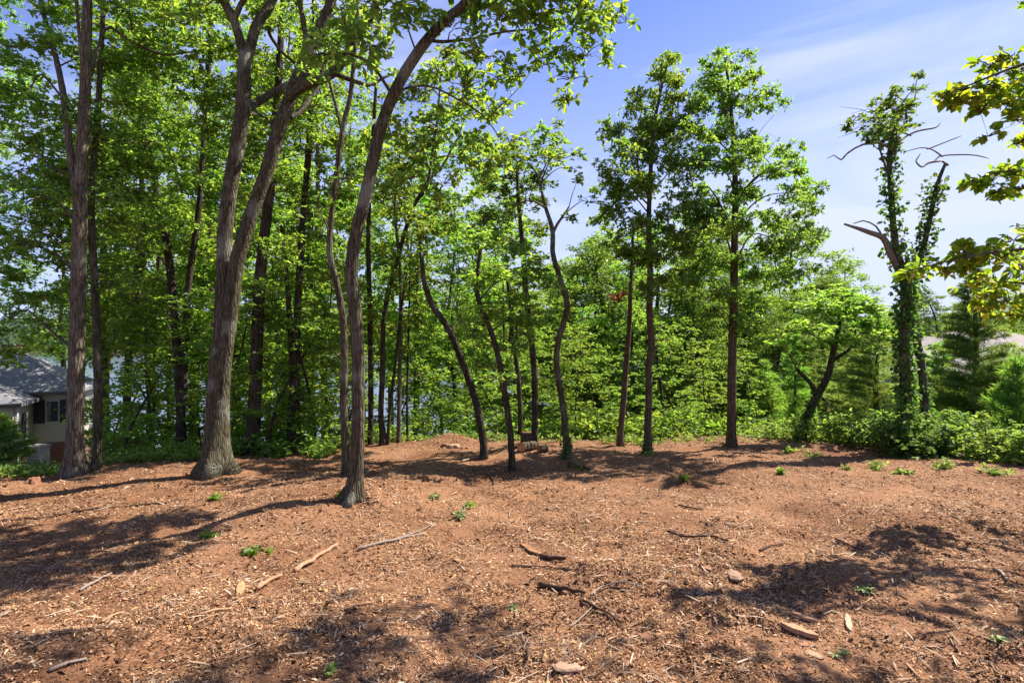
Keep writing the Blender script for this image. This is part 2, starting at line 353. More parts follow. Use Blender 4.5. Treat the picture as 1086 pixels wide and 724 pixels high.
mx2 = N(nt, 'ShaderNodeMix', data_type='RGBA'); l(at.outputs['Fac'], mx2.inputs['Factor']); l(fl.outputs[0], mx2.inputs['A']); np_ = noise(0.55, 7, 0.65, None, 0.6); pr_ = ramp(nt, [(0.66, 0.60, 0.57), (1, 1, 1)], [0.38, 0.54]); l(np_.outputs[0], pr_.inputs[0])
pm_ = N(nt, 'ShaderNodeMix', data_type='RGBA', blend_type='MULTIPLY'); pm_.inputs['Factor'].default_value = 1; l(mx1.outputs['Result'], pm_.inputs['A']); l(pr_.outputs[0], pm_.inputs['B'])
l(pm_.outputs['Result'], mx2.inputs['B'])
hgt = N(nt, 'ShaderNodeMath', operation='MULTIPLY_ADD'); l(sx.outputs[1], hgt.inputs[0]); hgt.inputs[1].default_value = 0.8; nn = noise(34, 8, 0.7); l(nn.outputs[0], hgt.inputs[2])
bp = N(nt, 'ShaderNodeBump'); bp.inputs['Strength'].default_value = 0.8; bp.inputs['Distance'].default_value = 0.025; l(hgt.outputs[0], bp.inputs['Height'])
p = N(nt, 'ShaderNodeBsdfPrincipled'); p.inputs['Roughness'].default_value = 0.95; p.inputs['Specular IOR Level'].default_value = 0.1
l(mx2.outputs['Result'], p.inputs['Base Color']); l(bp.outputs[0], p.inputs['Normal']); l(p.outputs[0], o.inputs[0])
gme = mb.mesh('ground', m)
a = gme.attributes.new('clearing', 'FLOAT', 'POINT'); a.data.foreach_set('value', clearing_mask(X, Yg).ravel().astype(np.float32))
tag(link('ground', gme), kind='structure')

m, nt, o = mat('lake_water'); l = nt.links.new
p = N(nt, 'ShaderNodeBsdfPrincipled'); p.inputs['Base Color'].default_value = (0.10, 0.14, 0.16, 1); p.inputs['Roughness'].default_value = 0.12; p.inputs['IOR'].default_value = 1.33
tc = N(nt, 'ShaderNodeTexCoord'); n1 = N(nt, 'ShaderNodeTexNoise'); n1.inputs['Scale'].default_value = 1.3; n1.inputs['Detail'].default_value = 4; l(tc.outputs['Object'], n1.inputs[0])
bp = N(nt, 'ShaderNodeBump'); bp.inputs['Strength'].default_value = 0.35; bp.inputs['Distance'].default_value = 0.15; l(n1.outputs[0], bp.inputs['Height']); l(bp.outputs[0], p.inputs['Normal']); l(p.outputs[0], o.inputs[0])
mb = MB(); mb.add([(-1500, 20, LAKE), (1500, 20, LAKE), (1500, 900, LAKE), (-1500, 900, LAKE)], [(0, 1, 2, 3)])
tag(link('water', mb.mesh('water', m)), kind='structure')

def far_forest():
    mb = MB(); c = []
    n = 5200
    x = RNG.uniform(-620, 620, n); y = RNG.uniform(380, 760, n); z = terrain(x, y)
    k = z > LAKE + 0.6; x, y, z = x[k], y[k], z[k]
    for a, b, d in zip(x, y, z):
        hgt = RNG.uniform(11, 19); r = RNG.uniform(3.5, 6.5); m_ = 26
        u = nrm(RNG.normal(size=(m_, 3))); u[:, 2] = np.abs(u[:, 2])*1.0 - 0.25
        pt = np.array([a, b, d+hgt*0.5]) + u*np.array([r, r, hgt*0.5])*RNG.uniform(0.75, 1.05, (m_, 1))
        leaves(mb, pt - u*1.5, nrm(RNG.normal(size=(m_, 3)))+u*0.2, u+RNG.normal(size=(m_, 3))*0.5, RNG.uniform(2.6, 4.6, m_), wr=0.8)
    tag(link('far_forest', mb.mesh('far_forest', LEAF['far'], (0, 0, 0), False)), 'distant wooded shore across the lake', 'forest', kind='stuff')
far_forest()

# ------------------------------------------------------------------ tree builder
class Tree:
    def __init__(s, name, label, cat, base, bark='grey', leaf='forest', group=None, leaf_len=0.11, wr=0.55, flat=0.6, hang=0.15, hi=False, per=7, Y=None, rs=0.84):
        s.rs = rs; s.base = np.asarray(base, float); s.Y = Y if Y is not None else s.base[1]
        s.root = thing(name, label, cat, s.base, group)
        s.bark, s.leaf, s.ll, s.wr, s.flat, s.hang, s.hi, s.per = bark, leaf, leaf_len, wr, flat, hang, hi, per
        s.sk, s.skr = [], []           # skeleton points for attaching limbs
        s.tw = MB(); s.cr = MB(); s.n = 0
    def poly(s, pts, dep=0.0):
        """pixel polyline [(px, py, r_px[, dY])] at the tree's own distance -> world points + radii"""
        out = []
        for q in pts:
            Y = s.Y + (q[3] if len(q) > 3 else 0) + dep
            out.append([*P(q[0], q[1], Y), q[2]/FPX*s.Y*s.rs])
        return np.array(out)
    def stem(s, pts, name=None, sides=14, flare=0.0, world=False, bark=None, step=None, wob=0.02, dep=0.0):
        a = np.asarray(pts, float) if world else s.poly(pts, dep)
        if s.n and not world and name != 'trunk': a = np.vstack([[*(a[0, :3] - nrm(a[1:2, :3]-a[0:1, :3])[0]*a[0, 3]*0.6), a[0, 3]*0.75], a])
        c = catmull(a, step or max(0.10, a[0, 3]*0.8))
        w = s.Y*0.0
        L_ = np.linspace(0, 1, len(c))
        c[:, 1] += wob*6*np.sin(L_*5 + RNG.random()*6)*L_*(1 if name is None else 0.5)
        mb = MB(); tube(mb, c[:, :3], np.maximum(c[:, 3], 0.004), sides, 0.10, flare)
        nm = name or ('trunk' if s.n == 0 else 'branch'); s.n += 1
        part(mb, nm, BARK[bark or s.bark], s.root, s.base)
        if s.n == 1 and len(c) > 12 and sides > 9:
            for k in range(2):
                i = int(RNG.uniform(.12, .75)*len(c)); an = RNG.uniform(0, 6.28); d = np.array([math.cos(an), math.sin(an), .5]); q0 = c[i, :3]
                ln_ = c[i, 3]*RNG.uniform(1.15, 1.5); tube(s.tw, [q0, q0+d*ln_*.7, q0+d*ln_], np.array([.32, .24, .18])*c[i, 3], 7, .2)
        s.sk.append(c[len(c)//8 if s.n > 1 else 2:, :3]); s.skr.append(c[len(c)//8 if s.n > 1 else 2:, 3]); s.last = c
        return c
    def limb(s, c, rmax=0.05, sag=0.0):
        sk = np.concatenate(s.sk); sr = np.concatenate(s.skr)
        d = np.linalg.norm(sk - c, axis=1); dz = sk[:, 2] - c[2]
        cost = d + 1.5*np.maximum(0, dz + 0.35*np.linalg.norm(sk[:, :2]-c[:2], axis=1))
        k = int(np.argmin(cost)); a = sk[k]; ln = d[k]
        r0 = min(sr[k]*0.7, 0.010*ln + 0.008, rmax)
        up = np.array([0, 0, ln*RNG.uniform(0.05, 0.28)])
        m1 = a + (c-a)*0.4 + up + RNG.normal(size=3)*ln*0.05; m2 = a + (c-a)*0.75 + up*0.7 + RNG.normal(size=3)*ln*0.05
        q = np.array([[*a, r0], [*m1, r0*0.75], [*m2, r0*0.5], [*c, max(r0*0.3, 0.004)]])
        q = catmull(q, max(ln/9, 0.06)); tube(s.tw, q[:, :3], q[:, 3], 5)
        s.sk.append(q[len(q)//3:, :3]); s.skr.append(q[len(q)//3:, 3]); return a
    def clump(s, c, r, lai=1.5, squash=0.65, twigs=True, limb=True, leaf_len=None, mbuf=None):
        """one leafy bough: a limb out to it, twigs fanned in flat sprays, leaves round every twig tip"""
        ll = leaf_len or s.ll; cr = mbuf or s.cr
        c = np.asarray(c, float)
        a = s.limb(c) if limb else c
        n = lai*PI*r*r*squash/(ll*ll*s.wr*0.5)
        nspr = max(3, int(5 + r*7)); per_spr = max(2, int(n/nspr/s.per))
        u = nrm(RNG.normal(size=(nspr, 3)))*(RNG.random((nspr, 1))**0.45)
        sc_ = c + u*np.array([r, r, r*squash])
        outd = nrm(sc_ - a + np.array([0, 0, 0.2]))
        R = r*RNG.uniform(0.28, 0.52, nspr)
        for i in range(nspr):
            m = max(1, int(per_spr*RNG.uniform(0.5, 1.5)))
            g = RNG.normal(size=(m, 3))*np.array([R[i], R[i], R[i]*(0.55-0.35*s.flat)])*0.62
            tips = sc_[i] + g
            od = nrm(g + outd[i]*R[i]*0.8)
            rosettes(cr, tips, od, ll, s.per, ll*0.55, s.flat, s.hang, s.wr, s.hi)
            if twigs:
                q = catmull([[*(c + u[i]*0.15*r), 0.007], [*((c+sc_[i])/2 + np.array([0, 0, 0.08*r])), 0.006], [*sc_[i], 0.004]], max(r*0.3, 0.1))
                tube(s.tw, q[:, :3], q[:, 3]*(1+r*0.4), 4)
                for t in tips[:4]:
                    tube(s.tw, np.array([sc_[i], (sc_[i]+t)/2 + [0, 0, 0.03], t]), np.array([0.004, 0.0035, 0.002])*(1+r*0.4), 3, cap=False)
    def clumps(s, lst, lai=1.5, spread=0.5, behind=False, **k):
        """[(px, py, r_px[, dY])]"""
        for q in lst:
            dy = q[3] if len(q) > 3 else RNG.normal()*spread
            if behind: dy = abs(dy) + 0.25
            s.clump(P(q[0], q[1], s.Y + dy), q[2]/FPX*(s.Y+dy), lai, **k)
    def ivy(s, c, dens=160, rad=0.16, ll=0.08, i0=0, i1=None, sparse=0.0):
        mb = MB(); c = c[i0:i1]
        seg = np.linalg.norm(np.diff(c[:, :3], axis=0), axis=1).sum()
        n = int(seg*dens); t = RNG.random(n)*(len(c)-1); k = t.astype(int); f = (t-k)[:, None]
        q = c[k]*(1-f) + c[np.minimum(k+1, len(c)-1)]*f
        nz = fbm(t*0.25, t*0+3.3, 44)
        keep = RNG.random(n) > sparse*(1-nz)*1.6; q = q[keep]; nz = nz[keep]; n = len(q)
        u = RNG.normal(size=(n, 3)); u[:, 2] *= 0.5; u = nrm(u)
        pos = q[:, :3] + u*(q[:, 3:]*1.0 + rad*RNG.random((n, 1))*(0.25+1.5*nz[:, None]**2))
        rosettes(mb, pos, u, ll, 4, ll*0.7, 0.3, 0.35, 0.75, True)
        part(mb, 'ivy', LEAF['ivy'], s.root, s.base, False)
    def done(s, crown='crown'):
        o = part(s.tw, 'twigs', BARK['twig'], s.root, s.base)
        if o: o['kind'] = 'stuff'
        part(s.cr, crown, LEAF[s.leaf], s.root, s.base, False)
        return s.root

# ------------------------------------------------------------------ the trees of the clearing, left to right
def rnd_clumps(x0, x1, y0, y1, n, r0, r1, dy=1.2):
    return [(RNG.uniform(x0, x1), RNG.uniform(y0, y1), RNG.uniform(r0, r1), RNG.normal()*dy) for _ in range(n)]

# tall pale trunk at the left
t = Tree('forest_tree', 'tall pale-barked tree with a low fork, beside the house', 'tree', G(80, 503), 'tan', 'forest', leaf_len=0.09, flat=0.5, rs=.64)
t.stem([(80, 505, 16), (79, 480, 12.5), (80, 400, 12), (82, 330, 11.3), (84, 250, 10.5), (87, 180, 9.5), (92, 100, 8.2), (96, 0, 7), (98, -120, 5.5), (97, -240, 3.5), (101, -330, 2)], flare=0.7)
t.stem([(83, 215, 6), (78, 190, 5.6), (72, 150, 5.4), (67, 110, 5), (58, 60, 4.2, .3), (47, 10, 3.5, .5), (36, -70, 2.5, .7)])
t.stem([(92, 95, 3), (86, 55, 2.6, -.2), (84, 0, 2.2, -.3), (80, -60, 1.5, -.3)])
t.stem([(93, 90, 3), (112, 32, 2.6, .3), (140, 45, 2.3, .5), (175, 60, 2, .8), (210, 55, 1.3, 1)])
t.clumps([(25, 95, 48), (45, 55, 40), (20, 160, 50), (55, 130, 42), (110, 70, 40), (130, 110, 45), (150, 60, 42), (60, 190, 46), (25, 215, 48), (15, 262, 42), (60, 262, 40), (115, 150, 40), (55, 20, 40), (130, 15, 42), (175, 35, 40),
          (20, 330, 34, -.6), (58, 315, 30, .4), (110, 205, 36), (-40, 120, 60), (-50, 220, 60), (-30, 40, 50), (40, -60, 60), (120, -70, 60), (180, -40, 55), (90, -150, 70), (20, -160, 60), (160, -160, 60), (95, -270, 70),
          (40, 362, 22, -.5), (8, 372, 24, -.8), (60, 345, 20, -.3), (25, 300, 30, 0)], 1.7, behind=True)
t.done()

t = Tree('forest_tree', 'thin straight tree standing just right of the tall pale-barked one', 'tree', G(102, 496), 'grey', 'forest', leaf_len=0.09, flat=0.55, rs=.66)
t.stem([(102, 497, 7.5), (103, 470, 6.2), (103, 400, 6), (100, 300, 5.6), (98, 220, 5), (104, 150, 4.5), (109, 90, 4), (113, 0, 3.2), (115, -100, 2)], flare=0.2)
t.clumps([(120, 190, 38), (135, 240, 36), (85, 290, 32), (130, 300, 30), (145, 170, 40), (70, 240, 34), (150, 210, 36), (118, 60, 36), (85, 20, 40), (150, -20, 44), (110, -90, 50), (60, -80, 50)], 1.6, behind=True)
t.done()

# the twin-stemmed dark pair between the pale tree and the big double trunk
b = P(194, 489, 13.2); b[2] = tz(b[0], b[1])
t = Tree('forest_tree', 'dark tree with two thin crossing stems, left of the big double-trunked tree', 'tree', b, 'dark', 'forest', leaf_len=0.09, flat=0.55)
yb = CY - (b[2]-CAM_Z)/b[1]*FPX
t.stem([(193, yb, 7), (192, 440, 5.4), (190, 400, 5.2), (185, 330, 5), (176, 255, 4.6), (162, 190, 4.2), (151, 140, 3.8), (143, 90, 3), (138, 20, 2.2), (130, -60, 1.5)], flare=0.2)
t.stem([(194, 430, 4.6), (196, 380, 4.4), (200, 300, 4), (205, 262, 3.8), (211, 205, 3.3), (215, 130, 2.6), (222, 50, 2), (226, -30, 1.4)])
t.clumps([(150, 100, 34), (175, 150, 36), (200, 120, 36), (130, 160, 34), (210, 180, 34), (165, 215, 34), (215, 240, 32), (150, 270, 32), (190, 60, 38), (225, 90, 34), (140, 30, 38), (215, 10, 40), (180, 300, 30), (225, 310, 28), (130, 320, 28), (170, -40, 50), (110, 240, 30), (195, 255, 26), (150, 340, 24), (120, 355, 22), (205, 350, 20)], 1.7)
t.done()

# the big double-trunked tree
t = Tree('forest_tree', 'big tree with two thick trunks rising from one base, left of the curved trunk', 'tree', G(227, 502), 'grey', 'forest', leaf_len=0.095, flat=0.5, rs=.85)
t.stem([(226, 505, 20), (228, 485, 14.5), (230, 450, 13.6), (233, 400, 12.8), (236, 350, 11.5), (237, 300, 10), (236, 255, 9), (240, 210, 9), (249, 160, 8.8), (257, 118, 8.8), (260, 80, 8.2), (262, 58, 7.5)], flare=0.8, sides=20)
t.stem([(231, 470, 6), (236, 400, 8.4), (244, 335, 9), (252, 275, 8.8), (268, 222, 8.2), (284, 176, 8), (297, 130, 8), (312, 90, 8), (325, 58, 7.6), (340, 25, 6), (352, -5, 5.2), (368, -60, 4), (385, -140, 2.5)], 'trunk', sides=16, dep=-0.05)
t.stem([(261, 70, 6), (255, 45, 5.5), (246, 18, 5.2), (234, -5, 5), (216, -60, 4), (195, -150, 2.5)])
t.stem([(248, 22, 3.6), (256, 6, 3.2), (266, -6, 3), (280, -40, 2)])
t.stem([(262, 66, 6.4), (267, 45, 6.2), (274, 25, 6), (290, 2, 5.4, .2), (308, -45, 4.2, .4), (325, -130, 2.5, .8)])
t.stem([(256, 122, 6), (268, 113, 5.2, .3), (283, 104, 4.8, .5), (308, 89, 4.4, .7), (333, 77, 4, .9), (346, 74, 3.5, 1), (368, 60, 2.2, 1.3)])
t.stem([(305, 104, 6, -.1), (316, 95, 5.6, -.2), (330, 88, 5.6, -.3), (352, 79, 5.5, -.4), (366, 64, 5, -.5), (378, 46, 4.4, -.6), (392, 27, 3.8, -.6), (398, 8, 3.2, -.7), (402, -40, 2.4, -.8)])
t.stem([(355, 78, 3.2, -.4), (368, 83, 2.8, -.3), (384, 88, 2.4, -.2), (396, 90, 2, 0), (420, 80, 1.3, .3)])
t.stem([(308, 124, 4, .2), (318, 117, 3.6, .4), (328, 105, 3.2, .6), (338, 92, 2.6, .8), (350, 60, 1.6, 1.1)])
t.stem([(326, 52, 4.2, .1), (324, 38, 3.6, .2), (318, 0, 3, .4), (312, -60, 2, .6)])
t.stem([(286, 30, 2), (287, 38, 2.2, .4), (296, 52, 2, .7), (310, 64, 1.8, .9)], sides=6)
t.clumps([(215, 20, 36, 1.2), (245, 60, 30, 1.8), (300, 30, 34, 1.6), (345, 40, 34, 1.2), (285, 80, 26, 2), (335, 110, 28, 2), (375, 60, 26, 1.6), (205, 85, 34, 2.2), (195, -30, 55), (250, -70, 60), (310, -60, 60), (370, -50, 55), (220, -150, 70),
          (300, -160, 75), (380, -160, 70), (160, -90, 60), (345, 8, 32, 1), (400, 30, 26, .6), (300, 150, 26, 2.2), (222, 140, 28, 2.3), (210, 50, 34, 1.6), (272, 8, 30, 1.4), (375, 20, 30, .9), (320, 60, 24, 2), (225, 100, 28, 2.2)], 1.55)
t.done()

b = P(268, 492, 12.2); b[2] = tz(b[0], b[1]); yb = CY - (b[2]-CAM_Z)/b[1]*FPX
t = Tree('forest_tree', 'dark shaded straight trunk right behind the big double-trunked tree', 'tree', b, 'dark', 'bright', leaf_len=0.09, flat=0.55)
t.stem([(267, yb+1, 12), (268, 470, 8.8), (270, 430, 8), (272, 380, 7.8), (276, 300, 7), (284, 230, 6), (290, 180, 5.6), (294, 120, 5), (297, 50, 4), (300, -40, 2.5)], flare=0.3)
t.clumps([(270, 150, 32), (305, 180, 32), (260, 210, 28), (310, 130, 32), (280, 100, 30), (320, 210, 28), (275, 60, 36), (325, 70, 34), (265, 260, 26), (305, 265, 28), (300, -10, 46), (250, 110, 28), (330, 165, 26), (270, 310, 22), (290, 340, 20)], 1.7)
t.done()

b = P(313, 492, 12.6); b[2] = tz(b[0], b[1]); yb = CY - (b[2]-CAM_Z)/b[1]*FPX
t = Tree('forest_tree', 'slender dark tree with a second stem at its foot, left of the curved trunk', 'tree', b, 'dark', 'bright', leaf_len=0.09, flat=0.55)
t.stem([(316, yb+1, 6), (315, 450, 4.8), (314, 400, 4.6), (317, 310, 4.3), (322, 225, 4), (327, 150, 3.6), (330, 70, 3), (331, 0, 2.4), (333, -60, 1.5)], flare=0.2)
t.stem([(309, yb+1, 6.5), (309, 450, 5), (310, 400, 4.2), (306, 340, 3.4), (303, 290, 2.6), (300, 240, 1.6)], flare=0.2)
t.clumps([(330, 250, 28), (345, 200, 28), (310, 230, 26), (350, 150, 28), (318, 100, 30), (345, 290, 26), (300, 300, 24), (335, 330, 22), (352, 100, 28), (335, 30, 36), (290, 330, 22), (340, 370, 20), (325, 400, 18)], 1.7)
t.done()

t = Tree('forest_tree', 'thin wavy grey stem standing right behind the curved leaning trunk', 'tree', G(367, 505), 'grey', 'bright', leaf_len=0.095, flat=0.6)
t.stem([(367, 506, 6), (366, 470, 5), (364, 430, 4.8), (365, 385, 4.6), (363, 335, 4.4), (356, 295, 4.2), (350, 268, 4), (353, 225, 3.6), (360, 175, 3.3), (366, 135, 3.1), (373, 105, 2.8), (377, 60, 2.4), (380, 10, 1.8)], flare=0.2)
t.stem([(364, 142, 2.4), (358, 122, 2.2, .1), (354, 105, 2, .2), (350, 85, 1.6, .3)], sides=7)
t.clumps([(350, 120, 22), (392, 70, 24), (365, 190, 20), (338, 225, 20), (372, 30, 28), (340, 85, 22)], 1.1)
t.done()

# the curved leaning trunk in front
t = Tree('leaning_tree', 'curved brown trunk leaning right in front of the others, growing from a mound of chips', 'tree', G(374, 530), 'grey', 'bright', leaf_len=0.12, wr=0.38, flat=0.55, hang=0.55, hi=True, rs=.68)
t.stem([(372, 534, 16), (376, 515, 11.5), (379, 480, 10.4), (380, 430, 10), (379, 370, 10), (375, 320, 10), (372, 285, 9.8), (377, 245, 9.6), (386, 210, 9.6), (394, 170, 9.4), (404, 130, 9), (418, 95, 8.8), (435, 65, 8.4), (455, 38, 8), (478, 15, 7), (497, 0, 6.5), (530, -40, 5.2), (575, -100, 3.6), (610, -170, 2.2)], flare=0.9, sides=20)
t.stem([(452, 42, 3.2), (470, 45, 2.6, .3), (500, 40, 2.2, .6), (540, 30, 1.8, .8), (590, 30, 1.3, 1)])
t.stem([(412, 108, 2.4), (432, 92, 2.1, .3), (458, 92, 1.9, .6), (482, 105, 1.6, .9), (511, 124, 1.3, 1.2), (532, 150, .9, 1.4)])
t.stem([(415, 100, 2.4), (395, 70, 2.2, -.3), (370, 55, 1.8, -.6), (340, 60, 1.3, -.9)])
t.clumps([(365, 30, 30, -.9), (395, 55, 26, -.7), (430, 20, 26, -.4), (405, 10, 30, -.8), (480, 30, 26, .2), (450, 5, 26, -.4), (340, 60, 20, -1), (420, 130, 20, .5), (500, 15, 24, .3), (395, 150, 18, .9)], 0.75, twigs=True)
t.ll, t.wr, t.hang, t.flat = 0.095, 0.5, 0.3, .4
t.clumps([(560, 20, 34, .6), (600, 30, 36, .8), (635, 25, 30, .9), (575, 60, 28, .8), (620, 60, 26, 1), (645, 55, 20, 1), (530, 25, 30, .5), (545, 70, 24, 1), (605, 85, 20, 1.2), (510, 60, 26, .6), (655, 15, 16, 1), (600, 105, 12, 1.2), (585, 0, 40, .6), (640, 0, 26, .8), (520, -10, 34, .3),
          (490, 75, 26, 1), (560, -60, 60, .5), (620, -80, 60, .6), (500, -70, 50, .2), (440, -60, 50, -.6), (640, -140, 60, .3), (560, -160, 60, .2)], 1.7)
t.clumps([(450, 160, 26, 1.2), (485, 165, 28, 1.3), (470, 195, 26, 1.2), (520, 120, 26, 1.4), (505, 150, 24, 1.5), (435, 190, 22, 1), (520, 180, 22, 1.5), (480, 120, 26, 1.4), (455, 125, 24, 1), (540, 150, 18, 1.6), (495, 95, 26, 1.2), (530, 85, 22, 1.2), (465, 80, 24, 1), (440, 150, 20, 1)], 1.7)
t.done()

# thin trunks grouped behind the leaning one
def thin(label, pts, bark='dark', leaf='bright', Y=None, cl=(), lai=1.25, ll=0.085, extra=(), name='slender_tree', group=None, **k):
    b = P(pts[0][0], pts[0][1], Y) if Y else G(pts[0][0], pts[0][1])
    b[2] = tz(b[0], b[1]); yb = CY - (b[2]-CAM_Z)/b[1]*FPX
    pts = [(pts[0][0], yb+1, pts[0][2]*1.25)] + [(pts[0][0], yb-12, pts[0][2])]*(yb - pts[1][1] > 22) + list(pts[1:])
    t = Tree(name, label, 'tree', b, bark, leaf, group, leaf_len=ll, **k)
    if name == 'oak_tree': cl = list(cl) + [(q[0]+RNG.normal()*9, q[1]+RNG.normal()*8, q[2]*RNG.uniform(.85, 1.3)) for q in cl]; k['flat'] = .2
    t.stem(pts, flare=0.15, sides=10)
    for e in extra: t.stem(e, sides=7)
    t.clumps(cl, lai*1.5, spread=0.7)
    return t
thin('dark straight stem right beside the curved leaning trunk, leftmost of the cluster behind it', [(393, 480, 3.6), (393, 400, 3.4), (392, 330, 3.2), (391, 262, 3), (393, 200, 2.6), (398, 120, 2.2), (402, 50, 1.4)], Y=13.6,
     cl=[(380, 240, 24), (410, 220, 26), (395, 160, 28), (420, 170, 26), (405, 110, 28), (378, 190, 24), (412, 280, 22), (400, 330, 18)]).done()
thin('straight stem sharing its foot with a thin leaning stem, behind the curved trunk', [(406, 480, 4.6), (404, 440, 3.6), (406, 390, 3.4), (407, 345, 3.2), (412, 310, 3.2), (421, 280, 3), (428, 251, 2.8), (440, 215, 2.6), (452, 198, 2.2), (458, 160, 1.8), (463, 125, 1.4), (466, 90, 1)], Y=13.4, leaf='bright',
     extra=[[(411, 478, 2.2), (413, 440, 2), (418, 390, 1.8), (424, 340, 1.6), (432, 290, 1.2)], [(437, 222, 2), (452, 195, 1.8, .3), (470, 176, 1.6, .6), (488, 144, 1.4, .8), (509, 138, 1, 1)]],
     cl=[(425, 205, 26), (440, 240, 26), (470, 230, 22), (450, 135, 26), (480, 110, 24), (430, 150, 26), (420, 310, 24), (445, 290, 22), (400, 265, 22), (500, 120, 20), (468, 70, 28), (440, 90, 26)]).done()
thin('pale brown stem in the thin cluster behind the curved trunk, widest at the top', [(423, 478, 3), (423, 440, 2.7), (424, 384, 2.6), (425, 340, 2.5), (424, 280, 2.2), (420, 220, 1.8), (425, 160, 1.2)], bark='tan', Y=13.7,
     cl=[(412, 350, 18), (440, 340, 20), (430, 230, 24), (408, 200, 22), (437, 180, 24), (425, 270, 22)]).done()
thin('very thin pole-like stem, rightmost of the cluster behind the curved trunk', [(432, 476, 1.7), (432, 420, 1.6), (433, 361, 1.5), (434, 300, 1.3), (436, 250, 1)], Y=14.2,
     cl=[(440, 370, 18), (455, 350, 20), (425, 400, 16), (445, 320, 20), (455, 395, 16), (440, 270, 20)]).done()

t = thin('crooked snag leaning left with a broken bare top, in the middle of the clearing edge', [(513, 485, 5), (506, 432, 4.8), (497, 402, 4.6), (488, 378, 4.4), (477, 350, 4.4), (466, 334, 4.2), (458, 322, 4), (450, 296, 3.4), (447, 268, 2.4)], bark='dark', leaf='oak', name='leaning_snag',
     cl=[(470, 300, 14), (490, 340, 14), (505, 440, 10)], lai=0.9)
t.stem([(479, 352, 2), (480, 344, 1.6, .1), (479, 335, .9, .15)], sides=6)
t.done()
t = thin('small bent tree with a low leafy crown, in front of the broken snag', [(543, 499, 4.4), (542, 470, 4.2), (540, 447, 4), (532, 396, 3.9), (525, 364, 3.6), (516, 339, 3.4), (506, 312, 3), (507, 282, 2.6), (511, 255, 2), (514, 225, 1.3)], bark='dark', leaf='bright', name='small_tree', ll=0.09, flat=0.7,
     cl=[(505, 300, 24), (530, 290, 28), (555, 300, 26), (575, 305, 20), (490, 285, 22), (515, 330, 26), (545, 335, 28), (570, 330, 18), (500, 350, 22), (530, 370, 24), (555, 355, 20), (585, 300, 14), (520, 260, 24), (545, 268, 22), (500, 255, 20), (505, 385, 18), (525, 400, 16), (480, 320, 16), (560, 280, 18), (535, 320, 22)], lai=1.4)
t.done()
thin('straight slim tree between the small bent tree and the wavy one, taller of the two', [(567, 473, 4.2), (567, 404, 4), (563, 353, 3.7), (558, 314, 3.4), (554, 260, 3), (550, 215, 2.4), (548, 170, 1.6)], bark='dark', leaf='oak',
     cl=[(560, 215, 22), (540, 190, 22), (575, 190, 20), (530, 230, 22), (550, 160, 22), (520, 205, 20), (570, 240, 16), (535, 165, 20), (590, 165, 14), (545, 260, 20), (575, 275, 16), (525, 255, 20)], lai=1.7, name='slim_tree').done()
thin('straight slim tree between the small bent tree and the wavy one, shorter and thinner', [(552, 472, 3.2), (550, 404, 3), (543, 350, 2.6), (540, 314, 2.2), (536, 280, 1.6)], bark='dark', leaf='bright', Y=14.6,
     cl=[(530, 250, 20), (555, 245, 20), (510, 235, 20), (540, 215, 20), (500, 210, 20), (520, 190, 22), (485, 240, 18), (500, 170, 22), (515, 150, 20), (475, 215, 18)], lai=1.7, name='slim_tree').done()
t = thin('thin wavy tree with a forked top, left of the two reddish trunks', [(601, 485, 4.6), (600, 460, 4.2), (597, 432, 4), (592, 400, 3.8), (590, 378, 3.8), (593, 357, 3.7), (601, 330, 3.6), (600, 315, 3.5), (595, 300, 3.4), (590, 283, 3.3), (586, 268, 3.2), (586, 244, 2.9), (578, 216, 2.2), (572, 188, 1.6)], bark='grey', leaf='bright', name='wavy_tree', ll=0.085,
     extra=[[(586, 248, 2.2), (591, 238, 1.8, .1), (598, 228, 1.5, .2), (604, 218, 1, .3)], [(580, 222, 1.6), (563, 212, 1.3, -.2), (548, 215, 1, -.4)]],
     cl=[(590, 155, 20), (570, 165, 22), (605, 165, 14), (555, 180, 18), (600, 178, 12), (612, 190, 10), (575, 140, 18), (560, 200, 14), (625, 215, 12), (608, 230, 9), (540, 225, 16), (590, 130, 12)], lai=1.2)
t.ivy(t.last if False else catmull(t.poly([(601, 488, 5), (600, 470, 5), (599, 452, 4)]), 0.05), 130, 0.07, 0.05)
t.done()

